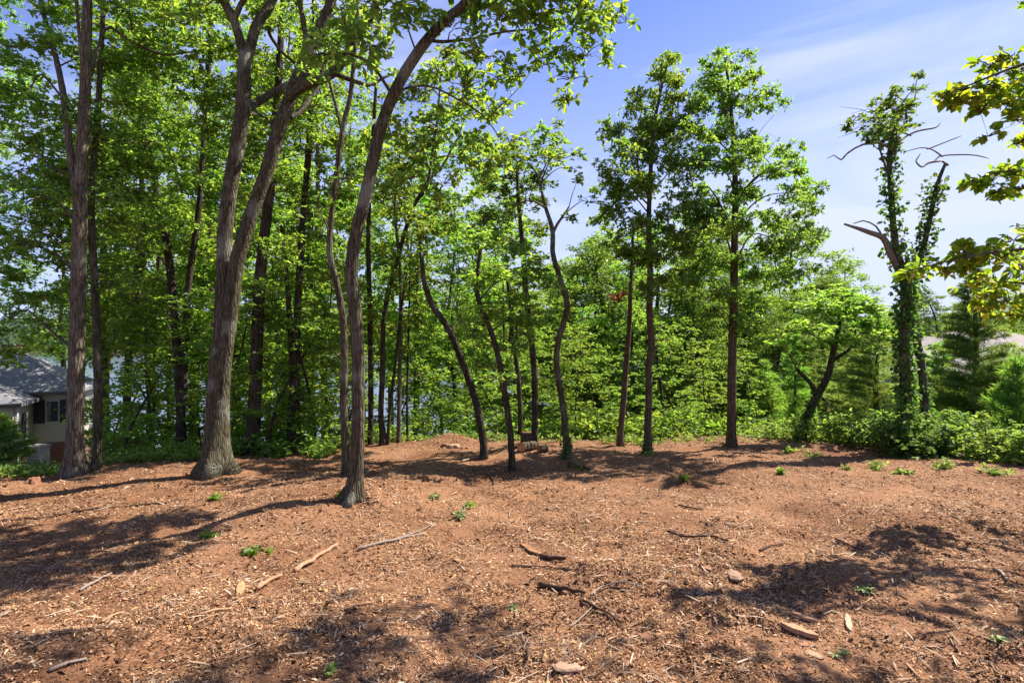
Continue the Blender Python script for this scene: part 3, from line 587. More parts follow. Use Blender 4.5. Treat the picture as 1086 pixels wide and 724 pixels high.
t = thin('slender reddish trunk leaning slightly right, with a patch of brown dead leaves', [(658, 473, 4.2), (660, 440, 3.8), (662, 418, 3.6), (664, 385, 3.4), (667, 345, 3), (668, 310, 2.6), (670, 270, 2), (672, 230, 1.4)], bark='red', leaf='canopy', name='reddish_tree', ll=0.10,
     cl=[(660, 300, 16), (680, 290, 18), (650, 325, 12), (668, 265, 18), (655, 250, 14), (676, 335, 14), (640, 275, 10)], lai=1.2)
mb = MB(); t.clumps([(655, 318, 8), (662, 312, 6)], 1.0, mbuf=mb, spread=0.2); part(mb, 'dead_leaves', LEAF['brown'], t.root, t.base, False)
t.done()
t = thin('reddish straight trunk with a tall loose oak-like crown, left of the tallest one', [(687, 480, 5.2), (687, 450, 4.6), (688, 421, 4.4), (688, 390, 4.4), (691, 365, 4.3), (689, 330, 4.1), (690, 290, 3.8), (689, 237, 3.2), (690, 201, 2.9), (693, 143, 2.2), (700, 100, 1.6), (708, 66, 1)], bark='red', leaf='canopy', name='oak_tree', ll=0.07, flat=0.2, hang=0.1,
     cl=[(711, 68, 13), (700, 84, 15), (718, 84, 12), (690, 102, 16), (715, 108, 16), (672, 118, 14), (655, 140, 16), (642, 147, 10), (690, 132, 18), (712, 140, 18), (668, 160, 18), (730, 125, 12), (705, 170, 20), (650, 182, 18), (636, 203, 8), (660, 205, 14), (725, 175, 18), (685, 195, 18),
         (655, 225, 18), (675, 240, 18), (700, 230, 20), (728, 215, 18), (642, 232, 10), (715, 262, 20), (665, 270, 16), (690, 275, 18), (735, 250, 16), (708, 295, 16), (650, 262, 12), (725, 290, 16), (682, 305, 12)], lai=1.9)
t.clumps([(724, 150, 18, -.7), (738, 170, 16, -.7)], 1.2)
t.ivy(catmull(t.poly([(687, 483, 5.5), (687, 476, 5), (687, 468, 4)]), 0.05), 160, 0.08, 0.05)
t.done()
t = thin('tallest straight trunk of the clearing with a pointed oak-like crown against the sky', [(776, 474, 6.2), (776, 440, 5.6), (776, 400, 5.4), (777, 340, 5.1), (778, 262, 4.4), (779, 200, 3.6), (778, 150, 2.8), (775, 100, 2), (770, 52, 1)], bark='red', leaf='canopy', name='oak_tree', ll=0.07, flat=0.2, hang=0.1,
     cl=[(768, 56, 10), (760, 70, 14), (780, 70, 12), (752, 90, 16), (778, 92, 18), (795, 78, 10), (742, 112, 16), (768, 118, 18), (795, 105, 14), (818, 100, 9), (810, 115, 12), (735, 138, 16), (760, 148, 20), (790, 145, 18), (805, 160, 14), (745, 172, 18), (775, 178, 20), (830, 162, 13), (850, 155, 8), (818, 180, 16), (842, 180, 12),
         (855, 195, 13), (838, 205, 16), (862, 208, 8), (740, 205, 18), (765, 210, 20), (800, 208, 18), (825, 228, 16), (735, 235, 18), (760, 245, 20), (790, 240, 20), (852, 232, 14), (868, 243, 9), (835, 255, 16), (812, 262, 18), (860, 262, 10), (745, 270, 18), (775, 278, 20), (805, 290, 16), (840, 280, 14), (862, 285, 8), (735, 300, 14), (765, 310, 18), (795, 315, 16), (825, 302, 12), (750, 335, 14), (785, 340, 14)], lai=1.9)
mb = MB(); t.clumps([(745, 238, 8), (752, 232, 6)], 1.0, mbuf=mb, spread=0.2); part(mb, 'dead_leaves', LEAF['brown'], t.root, t.base, False)
t.done()
thin('thin leaning stem between the two straight reddish trunks, further back', [(706, 455, 2.2), (703, 430, 2), (700, 400, 1.8), (696, 370, 1.5), (690, 345, 1.1)], bark='dark', leaf='forest', Y=18, cl=[(700, 350, 16), (680, 340, 16), (715, 365, 16)], lai=1.2).done()

# leaning umbrella-crowned small tree, right
t = thin('small dark tree leaning right under a flat umbrella crown, right of the tallest trunk', [(848, 474, 6.2), (852, 460, 5.6), (857, 442, 5.2), (863, 425, 5), (871, 410, 4.6), (878, 393, 4), (883, 372, 3.5), (890, 352, 2.8), (894, 335, 2)], bark='dark', leaf='bright', Y=14.2, name='umbrella_tree', ll=0.11, flat=0.92,
     extra=[[(866, 420, 3), (858, 405, 2.6, -.2), (848, 392, 2.2, -.4)], [(880, 385, 2.4), (897, 372, 2, .2), (915, 362, 1.5, .4)]],
     cl=[], lai=1.4)
t.leaf = 'forest'; t.ll = .095
t.clumps([(892, 313, 26), (868, 330, 24), (918, 330, 22), (840, 348, 18), (825, 362, 12), (935, 350, 18), (855, 372, 18), (892, 315, 22), (872, 326, 20), (912, 326, 18), (895, 336, 24), (865, 345, 20), (920, 345, 20), (938, 355, 14), (845, 362, 16), (880, 360, 22), (908, 365, 18), (930, 372, 12), (850, 382, 14), (900, 318, 16), (880, 312, 14), (925, 327, 8)], 3.6, squash=0.42, spread=0.6)
t.ivy(catmull(t.poly([(848, 474, 6), (854, 452, 5.4), (861, 430, 5), (869, 413, 4)]), 0.06), 120, 0.10, 0.06)
t.done()

# ivy-covered dying tree, right
t = thin('tall dying tree wrapped in ivy, with bare dead branches against the sky', [(963, 475, 7.4), (962, 450, 6.4), (960, 421, 6.2), (958, 368, 6), (959, 325, 5.6), (962, 300, 5.2), (957, 286, 4.6), (951, 268, 4.2), (948, 240, 3.8), (947, 210, 3.5), (946, 178, 3.2), (947, 156, 2.8), (953, 133, 2.2), (962, 117, 1.6), (974, 104, 1)], bark='grey', leaf='oak', name='ivy_clad_tree', ll=0.10, Y=12.4,
     cl=[(975, 82, 7), (968, 95, 8), (950, 100, 12), (938, 110, 12), (955, 120, 14), (942, 128, 12), (960, 135, 10), (925, 125, 9), (935, 145, 12), (920, 148, 9), (945, 150, 10), (908, 125, 7), (900, 135, 5), (950, 115, 16), (930, 135, 14), (948, 140, 14), (965, 110, 9)], lai=2.2)
main = t.last
t.stem([(960, 296, 4.2), (950.6, 281, 4), (941, 264, 3.8), (935, 253, 3.6), (917, 246, 2.8, -.1), (897, 237, 1.2, -.2)], bark='dead')
t.stem([(935, 252, 1.3), (928, 240, 1.1, .1), (918, 233, .9, .2), (908, 236, .6, .3)], bark='dead', sides=6)
t.stem([(947, 160, 1.5), (930, 150, 1.3, -.1), (913, 154, 1.2, -.3), (900, 162, 1.1, -.4), (891, 170, .9, -.5), (882, 166, .6, -.6), (874, 170, .3, -.6)], bark='dead', sides=6)
t.stem([(948, 158, 1.6), (958, 147, 1.4, .2), (971, 140, 1.2, .4), (989, 137, 1, .6), (996, 130, .5, .7)], bark='dead', sides=6)
t.stem([(952, 135, 1.2), (958, 140, 1.1, -.2), (963, 146, .8, -.2)], bark='dead', sides=6)
for k in range(16):
    x, y = RNG.uniform(885, 935), RNG.uniform(108, 150)
    t.stem([(938, 125, .5), ((938+x)/2 + RNG.normal()*4, (125+y)/2 + RNG.normal()*4, .4, .1), (x, y, .25, RNG.normal()*.4)], bark='dead', sides=3) if False else tube(t.tw, t.poly([(936, 124, .6), ((936+x)/2 + RNG.normal()*4, (124+y)/2 + RNG.normal()*5, .45, .1), (x, y, .3, RNG.normal()*.4)])[:, :3], [.008, .006, .003], 3)
t.ivy(main, 260, 0.22, 0.075, i0=0, i1=int(len(main)*.56), sparse=0.35)
t.ivy(main, 210, 0.36, 0.08, i0=int(len(main)*.56), i1=int(len(main)*.92), sparse=0.62)
t.done()
t = thin('second ivy-wrapped tree leaning behind the dying one, ending in crooked bare branches', [(983, 462, 5.6), (982, 450, 5.2), (979, 414, 5), (974, 378, 4.8), (968, 343, 4.4), (966, 315, 4), (970, 290, 3.6), (981, 262, 3.2), (988, 237, 3), (993, 215, 2.8), (997, 197, 2.5), (1003, 180, 2.1), (1006, 173, 1.8)], bark='grey', leaf='oak', name='ivy_clad_tree', ll=0.1, Y=12.9)
main = t.last
t.stem([(1005, 175, 1.6), (1000, 171, 1.4), (987, 172, 1.3, -.1), (978, 177, 1.1, -.2), (968, 172, .8, -.3), (972, 165, .5, -.3)], bark='dead', sides=6)
t.stem([(990, 172, 1.2), (996, 166, 1.1, .2), (1002, 165, 1, .2), (1020, 165, .9, .3), (1040, 166, .8, .4), (1052, 167, .4, .5)], bark='dead', sides=6)
t.stem([(1000, 166, 1), (990, 160, .9, -.2), (975, 158, .7, -.4), (962, 160, .4, -.6)], bark='dead', sides=6)
t.stem([(984, 158, .9, -.2), (1000, 152, .8, 0), (1020, 144, .5, .2)], bark='dead', sides=6)
t.ivy(main, 200, 0.32, 0.08, i0=int(len(main)*.5), i1=int(len(main)*.97), sparse=0.6)
t.ivy(main, 90, 0.14, 0.08, i0=0, i1=int(len(main)*.5), sparse=0.5)
t.done()

# the tree whose boughs hang in from the right (its trunk stands just outside the frame)
b = np.array([8.4, 4.3, 0.0]); b[2] = tz(8.4, 4.3)
t = Tree('overhanging_tree', 'big tree just outside the frame whose yellowing boughs hang in from the right', 'tree', b, 'grey', 'gold', leaf_len=0.095, wr=0.55, flat=0.35, hang=0.3, hi=True, per=5)
t.Y = 6.5
t.stem([(*b, 0.30), (8.38, 4.35, 1.2, 0.23), (8.3, 4.5, 3.2, 0.2), (8.1, 4.8, 5.5, 0.16), (7.7, 5.3, 8.0, 0.11), (7.3, 5.9, 10.5, 0.05)], world=True, flare=0.3)
t.stem([(8.15, 4.7, 4.9, .12), (7.4, 5.6, 7.0, .10), (6.2, 6.3, 8.6, .07), (4.6, 6.8, 9.8, .03)], world=True, sides=8)
t.stem([(8.3, 4.5, 3.2, .10), (8.1, 5.2, 4.6, .07), (7.7, 6.2, 5.4, .03)], world=True, sides=8)
for q in [(4.7, 6.6, 7.3, .75), (5.7, 7.1, 8.2, .9), (6.9, 6.2, 7.2, .9), (7.2, 5.0, 5.6, .8), (8.2, 5.2, 5.2, .9), (8.0, 4.2, 4.6, .8), (6.4, 7.4, 9.6, 1.0), (5.0, 7.0, 10.4, .9), (9.2, 4.6, 4.2, .9), (7.4, 5.9, 11.0, 1.0), (7.7, 6.2, 5.0, .9), (7.5, 5.5, 4.6, .8), (8.6, 5.8, 6.0, .9), (6.9, 5.5, 6.3, .7), (4.2, 6.3, 8.6, .7)]:
    t.clump(q[:3], q[3], 0.72, twigs=False)
def bough(pts, Y0):
    a = []
    for q in pts: a.append([*P(q[0], q[1], Y0 + q[2]), q[3]])
    return t.stem([[*t.sk[0][np.argmin(np.abs(t.sk[0][:, 2]-a[0][2]))], 0.05]] + a, world=True, sides=8)
B1 = bough([(1180, 40, 0, .035), (1120, 60, -.2, .025), (1070, 75, -.3, .016), (1020, 95, -.3, .008), (990, 108, -.3, .004)], 6.4)
B2 = bough([(1180, 190, 0, .03), (1110, 185, -.1, .02), (1070, 182, -.2, .012), (1035, 190, -.2, .005)], 6.4)
B3 = bough([(1180, 260, 0, .03), (1110, 262, -.2, .02), (1060, 266, -.4, .012), (1010, 276, -.4, .007), (960, 288, -.4, .005)], 6.2)
B4 = bough([(1180, 310, 0, .03), (1120, 305, .2, .02), (1060, 300, .3, .01), (1020, 300, .3, .005)], 6.6)
SK, SKR = t.sk, t.skr
def only(*bs): t.sk, t.skr = [q[:, :3] for q in bs], [q[:, 3] for q in bs]
only(B1)
t.clumps([(1080, 75, 20, -.3), (1055, 85, 20, -.4), (1030, 95, 16, -.3), (1012, 105, 12, -.3), (1040, 120, 16, -.3), (1070, 110, 18, -.2), (1048, 145, 10, -.3), (1090, 125, 14, -.2), (1000, 100, 8, -.3), (1072, 60, 10, -.3), (1084, 150, 8), (1060, 95, 18, -.2), (1085, 95, 20, -.2), (1022, 108, 14, -.3), (1080, 110, 24, 0), (1050, 70, 14, -.2), (1095, 85, 26, .2)], 1.9, squash=0.65)
only(B2)
t.clumps([(1075, 185, 14, -.2), (1050, 190, 13, -.2), (1085, 200, 12, -.1), (1035, 193, 8, -.2), (1060, 205, 8, -.2), (1088, 182, 16, 0), (1065, 180, 12, 0)], 1.8, squash=0.6)
only(B3, B4)
t.clumps([(1075, 255, 20, -.3), (1045, 268, 18, -.4), (1015, 275, 16, -.4), (985, 283, 14, -.4), (1085, 285, 22, 0), (1060, 300, 20, .2), (1030, 285, 16, -.3), (962, 290, 9, -.4), (1086, 320, 22, .2), (1045, 315, 14, .3), (1070, 335, 14, .3), (1000, 288, 10, -.4), (1095, 245, 18), (1070, 320, 20, .2), (1040, 300, 16, .1), (1086, 300, 22, .3), (1020, 262, 10, -.4), (1062, 275, 20), (1080, 270, 24, .2), (1050, 330, 14, .3)], 2.5, squash=0.5)
t.sk, t.skr = SK, SKR
t.clumps([(1130, -30, 34), (1150, 120, 40, .3), (1160, 300, 46, .5)], 0.9)
t.done()

# ------------------------------------------------------------------ trees on the slope behind: prototypes, then copies
def proto(kind, leaf, bark, H, crown0, W, nclump, r, ll, lai=1.2, flat=0.6, squash=0.65, lean=0.6, rt=0.13, fork=False, hang=0.15, name='forest_tree'):
    t = Tree(name, kind, 'tree', (0, 0, 0), bark, leaf, leaf_len=ll, flat=flat, hang=hang, Y=20)
    l1, l2 = RNG.normal(size=2)*lean, RNG.normal(size=2)*lean*0.6
    pts = [(0, 0, -.5, rt*1.5), (0, 0, 0.15, rt*1.15), (l1[0]*.15, l1[1]*.15, H*.25, rt), (l1[0]*.6+.2*RNG.normal(), l1[1]*.6, H*.5, rt*.8), (l1[0], l1[1], H*.75, rt*.55), (l1[0]+l2[0], l1[1]+l2[1], H*.98, rt*.15)]
    t.stem(pts, world=True, sides=8, step=0.5)
    if fork:
        k = len(t.last)//3; f = t.last[k]; d = RNG.normal(size=2)
        t.stem([(*f[:3], f[3]*.8), (f[0]+d[0]*.5, f[1]+d[1]*.5, f[2]+H*.2, rt*.5), (f[0]+d[0]*1.1, f[1]+d[1]*1.1, f[2]+H*.5, rt*.2)], world=True, sides=7, step=0.5)
    for i in range(nclump):
        u = (i+RNG.random())/nclump; z = H*(crown0 + (1.0-crown0)*u)
        wz = W*(math.sin(PI*min(1, 0.12+0.86*u))**0.7)
        a = i*2.4 + RNG.normal()*.5; q = wz*math.sqrt(RNG.random())*1.0
        f = np.interp(z, [p_[2] for p_ in pts], [p_[0] for p_ in pts]), np.interp(z, [p_[2] for p_ in pts], [p_[1] for p_ in pts])
        t.clump((f[0]+math.cos(a)*q, f[1]+math.sin(a)*q, z), r*RNG.uniform(.7, 1.25)*(1.1-.45*u), lai, squash, twigs=False)
    return t.done()
USED = set()
def place(pr, x, y, s=1.0, rz=None, label=None, group=None, z=None):
    o = pr if pr.name not in USED else copy_tree(pr)
    USED.add(pr.name)
    o.location = (x, y, (tz(x, y) if z is None else z)); o.scale = (s, s, s*RNG.uniform(.93, 1.07)); o.rotation_euler = (0, 0, RNG.uniform(0, 6.28) if rz is None else rz)
    if label: o['label'] = label
    if group: o['group'] = group
    return o
tall1 = proto('x', 'forest', 'grey', 17, .28, 2.9, 34, 1.05, .105, 1.8, rt=.15)
tall2 = proto('x', 'bright', 'grey', 15, .30, 2.6, 30, 1.0, .105, 1.8, rt=.12, fork=True)
tall3 = proto('x', 'forest', 'dark', 19, .36, 3.2, 34, 1.15, .11, 1.7, rt=.17, fork=True)
mid1 = proto('x', 'bright', 'dark', 9, .24, 2.0, 24, .85, .095, 1.9, flat=.75, rt=.08)
mid2 = proto('x', 'forest', 'grey', 10.5, .2, 2.5, 30, .95, .095, 1.9, flat=.7, rt=.10, fork=True)
bush1 = proto('x', 'oak', 'dark', 10, .12, 3.0, 38, 1.1, .10, 2.1, rt=.14)
bush2 = proto('x', 'forest', 'grey', 11.5, .10, 3.3, 42, 1.15, .105, 2.1, rt=.15, fork=True)
sap1 = proto('x', 'forest', 'dark', 4.6, .14, 1.25, 26, .55, .085, 1.6, flat=.85, squash=.35, rt=.035, name='sapling')
sap2 = proto('x', 'bright', 'dark', 3.4, .15, 1.05, 20, .48, .08, 1.6, flat=.85, squash=.4, rt=.025, name='sapling')
sap3 = proto('x', 'bright', 'grey', 6.2, .18, 1.5, 26, .62, .09, 1.5, flat=.85, squash=.4, rt=.045, name='sapling')

def px(pxx, Y): return (pxx-CX)/FPX*Y
gl, gm, gr_ = 'tall forest trees on the slope at the left', 'trees on the slope behind the middle of the clearing', 'trees on the slope behind the right of the clearing'
for (p_, Y, pr, s) in [(112, 20, tall1, .9), (135, 18, tall2, .9), (160, 22, tall1, .95), (205, 19, tall3, .85), (228, 26, tall1, .9), (250, 17, mid2, 1.1), (285, 22, tall2, .95), (330, 18, tall1, .8), (345, 25, tall3, .9), (300, 31, tall1, 1), (180, 34, tall3, .9),
                       (482, 20, tall2, .62), (535, 21, tall2, .66), (505, 23, tall1, .55), (385, 20, tall2, .8), (415, 26, tall1, .85), (440, 19, mid2, 1.0), (365, 32, tall2, .95), (110, 29, tall3, .9), (70, 33, tall1, .9), (-60, 17, tall1, .85), (-100, 23, tall3, .9)]:
    place(pr, px(p_, Y), Y, s, label='tall leafy forest tree on the wooded slope behind the left side of the clearing', group=gl)
for (p_, Y, pr, s) in [(470, 24, mid1, 1.0), (510, 29, mid2, .9), (545, 25, mid1, .9), (590, 31, bush1, .9), (628, 31, bush2, .98), (655, 28, bush1, .98), (690, 30, bush2, .98), (735, 26, bush1, .9), (765, 30, bush2, .98), (495, 36, mid2, 1), (610, 25, mid1, .85), (712, 23, mid1, .8), (645, 37, bush2, 1.2), (560, 34, bush1, .95), (675, 24, mid2, .8), (600, 38, bush2, 1.1), (720, 37, bush1, 1.25), (745, 34, bush2, 1.0), (535, 38, mid2, 1.1)]:
    place(pr, px(p_, Y), Y, s, label='leafy broad-crowned tree on the slope behind the middle of the clearing', group=gm)
for (p_, Y, pr, s) in [(800, 29, bush1, .8), (845, 34, bush2, 1.0), (815, 24, bush1, .52), (875, 28, bush1, .75), (905, 36, bush2, .8), (1000, 50, bush1, .95), (1060, 58, bush2, .9), (1100, 46, bush2, .7), (925, 26, mid1, .5), (760, 24, mid2, .5), (830, 26, bush2, .6), (790, 27, bush1, .7)]:
    place(pr, px(p_, Y), Y, s, label='rounded leafy tree behind the shrubs at the right of the clearing', group=gr_)
for (p_, Y, pr, s) in [(130, 12.6, sap1, .85), (160, 14, sap3, .8), (118, 16, sap2, 1.1), (235, 13.4, sap1, .9), (285, 12.2, sap1, .95), (300, 14.5, sap3, .9), (335, 13.2, sap1, .9), (350, 15.5, sap3, .8), (250, 16, sap3, .9), (180, 17.5, sap1, 1.0), (215, 15, sap2, 1.1), (325, 17, sap1, 1), (265, 14, sap2, 1.1), (310, 13.4, sap2, 1.0), (345, 14.2, sap2, 1.0), (240, 15, sap1, .8), (140, 15.5, sap2, 1.1), (175, 14.5, sap2, .9), (205, 17, sap1, .9), (120, 18, sap1, 1.0), (290, 16.5, sap1, 1.0), (365, 17, sap1, 1.0)]:
    place(pr, px(p_, Y), Y, s, label='young understorey tree with flat leafy tiers in the shade behind the left trunks', group='understorey saplings at the left')
for (p_, Y, pr, s) in [(385, 15.8, sap2, 1.0), (420, 17, sap1, .7), (450, 17.5, sap2, 1.0), (470, 16.5, sap1, .7), (495, 18, sap2, 1.1), (530, 16.8, sap1, .65), (575, 16.6, sap2, .8), (610, 17, sap2, .95), (635, 18, sap1, .8), (672, 16.5, sap2, .8), (720, 18, sap1, .7), (750, 17, sap2, .8), (740, 20, sap3, .7), (590, 20, sap3, .7), (440, 20, sap3, .75), (480, 21, sap3, .8), (805, 17, sap2, .8)]:
    place(pr, px(p_, Y), Y, s, label='young bushy sapling growing along the drop-off behind the middle of the clearing', group='saplings along the drop-off')

# ------------------------------------------------------------------ conifers at the right
def conifer(name, label, x, y, H, W, leaf, bark, z0=0.05, nwh=26, nl=0.16, wr=0.10, drop=0.25, dens=1.0, rt=0.09, group=None):
    b = np.array([x, y, tz(x, y)])
    t = Tree(name, label, 'tree', b, bark, leaf, group)
    t.stem([(*b, rt*1.2), (x, y, b[2]+H*.4, rt*.8), (x+.05, y, b[2]+H*.8, rt*.35), (x+.03, y, b[2]+H, .008)], world=True, sides=8, flare=.15)
    P_, A_, N_, L_ = [], [], [], []
    for i in range(nwh):
        u = z0 + (1-z0)*(i+RNG.random()*.6)/nwh; zz = b[2] + H*u
        R = W*((1-u)**0.75)*(0.55 + .45*min(1, u*6))
        nb = int(5 + 3*(1-u))
        for k in range(nb):
            a = RNG.uniform(0, 2*PI); r = R*RNG.uniform(.65, 1.12)+.08
            d = np.array([math.cos(a), math.sin(a), .25]); d0 = np.array([x, y, zz])
            tip = d0 + np.array([math.cos(a)*r, math.sin(a)*r, r*(.28-drop)+.05])
            midp = d0 + np.array([math.cos(a)*r*.5, math.sin(a)*r*.5, r*.16])
            q = catmull([d0, midp, tip], max(.08, r/6)); tube(t.tw, q, np.linspace(.012, .003, len(q)), 3, cap=False)
            m = int(r*150*dens)+14
            s_ = RNG.random(m)**.7*.92+.08; idx = np.clip((s_*(len(q)-1)).astype(int), 0, len(q)-1)
            off = RNG.normal(size=(m, 3))*np.array([.10, .10, .05])*(.35+.9*r*.6)*(1.15-s_[:, None]*.7)
            P_.append(q[idx]+off); A_.append(nrm(tip-d0)*0.7 + RNG.normal(size=(m, 3))*.45 + [0, 0, .25]); N_.append(RNG.normal(size=(m, 3))*.6+[0, 0, 1]); L_.append(nl*RNG.uniform(.7, 1.4, m))
    leaves(t.cr, np.concatenate(P_), np.concatenate(A_), np.concatenate(N_), np.concatenate(L_), wr=wr, fold=.03, droop=.1)
    return t.done('needles')
conifer('conifer', 'large fluffy conifer with a straight visible trunk, in front of the grey roof', px(1035, 15.5), 15.5, 4.9, 1.6, 'needle', 'red', .06, 34, .13, .10, .12, 1.5)
conifer('conifer', 'small bright green pine at the right edge of the clearing', px(1082, 13.2), 13.2, 2.1, .85, 'pine', 'red', .05, 14, .17, .08, -.08, .9, .04)
conifer('conifer', 'greyish conifer half hidden behind the ivy-wrapped trunks', px(930, 19), 19, 4.4, 1.6, 'needle', 'red', .05, 26, .14, .10, .12, .9)
conifer('conifer', 'slim pointed pale green conifer between the tallest trunk and the umbrella-crowned tree', px(842, 20), 20, 4.0, .85, 'pine', 'red', .05, 24, .14, .09, .05, .9, .06)
conifer('conifer', 'bushy green conifer between the ivy-wrapped tree and the large dark conifer', px(997, 17), 17, 2.9, 1.1, 'pine', 'red', .05, 20, .15, .09, .1, .9, .06)
conifer('conifer', 'small pale conifer just right of the tallest trunk, in the gap of the shrubs', px(812, 19), 19, 2.9, .95, 'pine', 'red', .05, 18, .14, .09, .05, .9, .05)
conifer('conifer', 'thin dull conifer top poking up left of the ivy-wrapped tree', px(905, 22), 22, 5.2, 1.2, 'needle', 'red', .05, 24, .14, .10, .12, .8)
conifer('conifer', 'dark conifer filling the gap behind the small bright pine at the right edge', px(1120, 17), 17, 4.0, 1.6, 'needle', 'red', .05, 22, .15, .10, .12, .9)

conifer('conifer', 'low dark spreading conifer at the left edge in front of the house', px(-2, 13.5), 13.5, 1.2, .8, 'needle', 'red', .03, 12, .14, .10, .1, .9, .04)
# ------------------------------------------------------------------ shrubs, tall weeds, ground plants
def shrub(name, label, cat, x, y, h, w_, n, leaf, ll, group=None, flat=.55, wr=.6, stems=11, per=6, hi=True, z=None):
    b = np.array([x, y, tz(x, y)])
    t = Tree(name, label, cat, b, 'dark', leaf, group, leaf_len=ll, wr=wr, flat=flat, hi=hi, per=per)
    st = MB(); tips, od = [], []
    for k in range(stems):
        a = RNG.uniform(0, 2*PI); r = w_*math.sqrt(RNG.random())*.9; hh = h*RNG.uniform(.3, 1.25)*(1-.35*r/w_)
        e = b + np.array([math.cos(a)*r, math.sin(a)*r, hh]); q = catmull([b+[math.cos(a)*.03, math.sin(a)*.03, -.05], b+np.array([math.cos(a)*r*.3, math.sin(a)*r*.3, hh*.55]), e], max(.05, h/9))
        tube(st, q, np.linspace(.004+h*.006, .002, len(q)), 4, cap=False)
        m = max(2, int(n/stems/per)); s_ = RNG.random(m)**.6; idx = (s_*(len(q)-1)).astype(int)
        off = RNG.normal(size=(m, 3))*np.array([1, 1, .6])*w_*.30*(1.1-s_[:, None]*.6)
        tp = q[idx]+off; tp[:, 2] = np.maximum(tp[:, 2], b[2]+.02); tips.append(tp); od.append(nrm(off+[0, 0, .12*w_]))
    part(st, 'stems', BARK['twig'], t.root, b)
    rosettes(t.cr, np.concatenate(tips), np.concatenate(od), ll, per, ll*.6, flat, .15, wr, hi)
    return t.done('foliage')
SH = []
for (p_, Y, h, w_, n, lf, ll, lab) in [
  (965, 11.9, 1.05, .8, 1900, 'ivy', .085, 'dense leafy shrub heaped round the foot of the ivy-wrapped tree'),
  (1000, 12.0, .85, .7, 1200, 'ivy', .085, 'leafy shrub right of the foot of the ivy-wrapped tree'),
  (925, 12.7, .65, .8, 1300, 'ivy', .08, 'low leafy shrub left of the foot of the ivy-wrapped tree'),
  (890, 13.2, .55, .75, 1100, 'forest', .08, 'low dark shrub behind the edge, right of the umbrella-crowned tree'),
  (850, 14.1, .6, .7, 1000, 'weed', .08, 'yellow-green shrub round the foot of the umbrella-crowned tree'),
  (985, 12.6, 1.5, .85, 1700, 'weed', .09, 'tall bright shrub standing behind the ivy-wrapped trunk'),
  (1055, 11.4, .6, .65, 800, 'weed', .085, 'bright yellow-green shrub in front of the large dark conifer'),
  (1095, 10.8, .6, .7, 900, 'weed', .085, 'bright shrub at the right edge in front of the small pine'),
  (1030, 11.5, .4, .6, 600, 'weed', .075, 'low bright bramble just right of the ivy-wrapped tree shrubs'),
  (820, 14.6, .4, .6, 600, 'weed', .07, 'low pale shrub just right of the tallest trunk'),
  (1015, 13.5, .9, .9, 1100, 'forest', .09, 'dark shrub in the shade left of the large dark conifer'),
  (940, 14.2, .9, .9, 1100, 'forest', .09, 'dark green shrub in the shade behind the ivy-wrapped trunk'),
  (870, 15.2, .9, 1.0, 1100, 'forest', .09, 'shaded shrub behind the umbrella-crowned tree')]:
    shrub('shrub', lab, 'shrub', px(p_, Y), Y, h, w_, n, lf, ll)
for (p_, Y, h, lab) in [(1048, 10.9, 1.1, 'tall upright weed standing left of two others at the right edge'), (1066, 11.2, .92, 'tall upright weed between two others at the right edge'), (1082, 10.6, .75, 'shortest of the upright weeds, nearest the right edge'), (940, 12.2, .75, 'upright weed in front of the low shrub left of the ivy-wrapped tree')]:
    shrub('tall_weed', lab, 'weed', px(p_, Y), Y, h, .28, 260, 'weed', .08, stems=4, per=5, flat=.7)
# shrubs along the drop-off and at the left: one prototype each, copied
se = shrub('shrub', 'x', 'shrub', 0, 13.0, .8, .75, 700, 'bright', .095)
sl = shrub('shrub', 'x', 'shrub', 0, 13.0, .55, .8, 700, 'forest', .09)
for k, (p_, Y, pr, s) in enumerate([(455, 15.4, se, .8), (490, 16.2, sl, 1.2), (520, 15.9, se, .9), (575, 15.4, se, .75), (615, 15.6, sl, 1.4), (640, 15.4, se, 1.2), (670, 15.2, se, .9), (700, 15.8, sl, 1.3), (722, 15.3, se, .8), (745, 16, sl, 1.3), (765, 15.6, se, .8), (400, 15.2, sl, 1.0), (430, 15.0, se, .7), (545, 16.4, sl, 1.3), (595, 16.6, se, 1.2), (655, 17, sl, 1.6), (690, 17.4, se, 1.5), (735, 17.6, se, 1.4), (790, 16.2, sl, 1.3)]):
    place(pr, px(p_, Y), Y, s, label='leafy low shrub along the drop-off behind the middle of the clearing', group='shrubs along the drop-off')
for k, (p_, Y, s) in enumerate([(125, 11.9, .8), (165, 12.3, .8), (180, 11.6, .6), (245, 11.9, .8), (255, 12.8, 1.0), (290, 12.0, .8), (345, 12.2, .9), (335, 11.6, .6), (145, 13.4, 1.1), (205, 13, 1.0), (300, 13.4, 1.1), (365, 13.2, .9), (385, 14.2, .8)]):
    place(sl, px(p_, Y), Y, s, label='low leafy shrub in the shade among the trunks at the left', group='shrubs among the left trunks')

# ground cover just beyond the mulch
def cover():
    n = 16000
    x = RNG.uniform(-14, 15, n); e = edge_y(x); y = e + RNG.exponential(1.5, n) - 0.25
    dn = fbm(x/.9, y/.9, 31); k = (RNG.random(n) < sst(.40, .62, dn)*(np.where((x > -2.5) & (x < 6), .40, .95))) & (y < e+7)
    x, y = x[k], y[k]; n = len(x); c = np.stack([x, y, terrain(x, y) + RNG.uniform(.01, .14, n)], 1)
    mb = MB(); rosettes(mb, c, np.tile([0, 0, 1.0], (n, 1)), .065, 5, .05, .6, 0, .6)
    tag(link('ground_cover', mb.mesh('ground_cover', LEAF['weed'], smooth=False)), 'low weeds and seedlings along the edge of the mulch', 'weeds', kind='stuff')
cover()

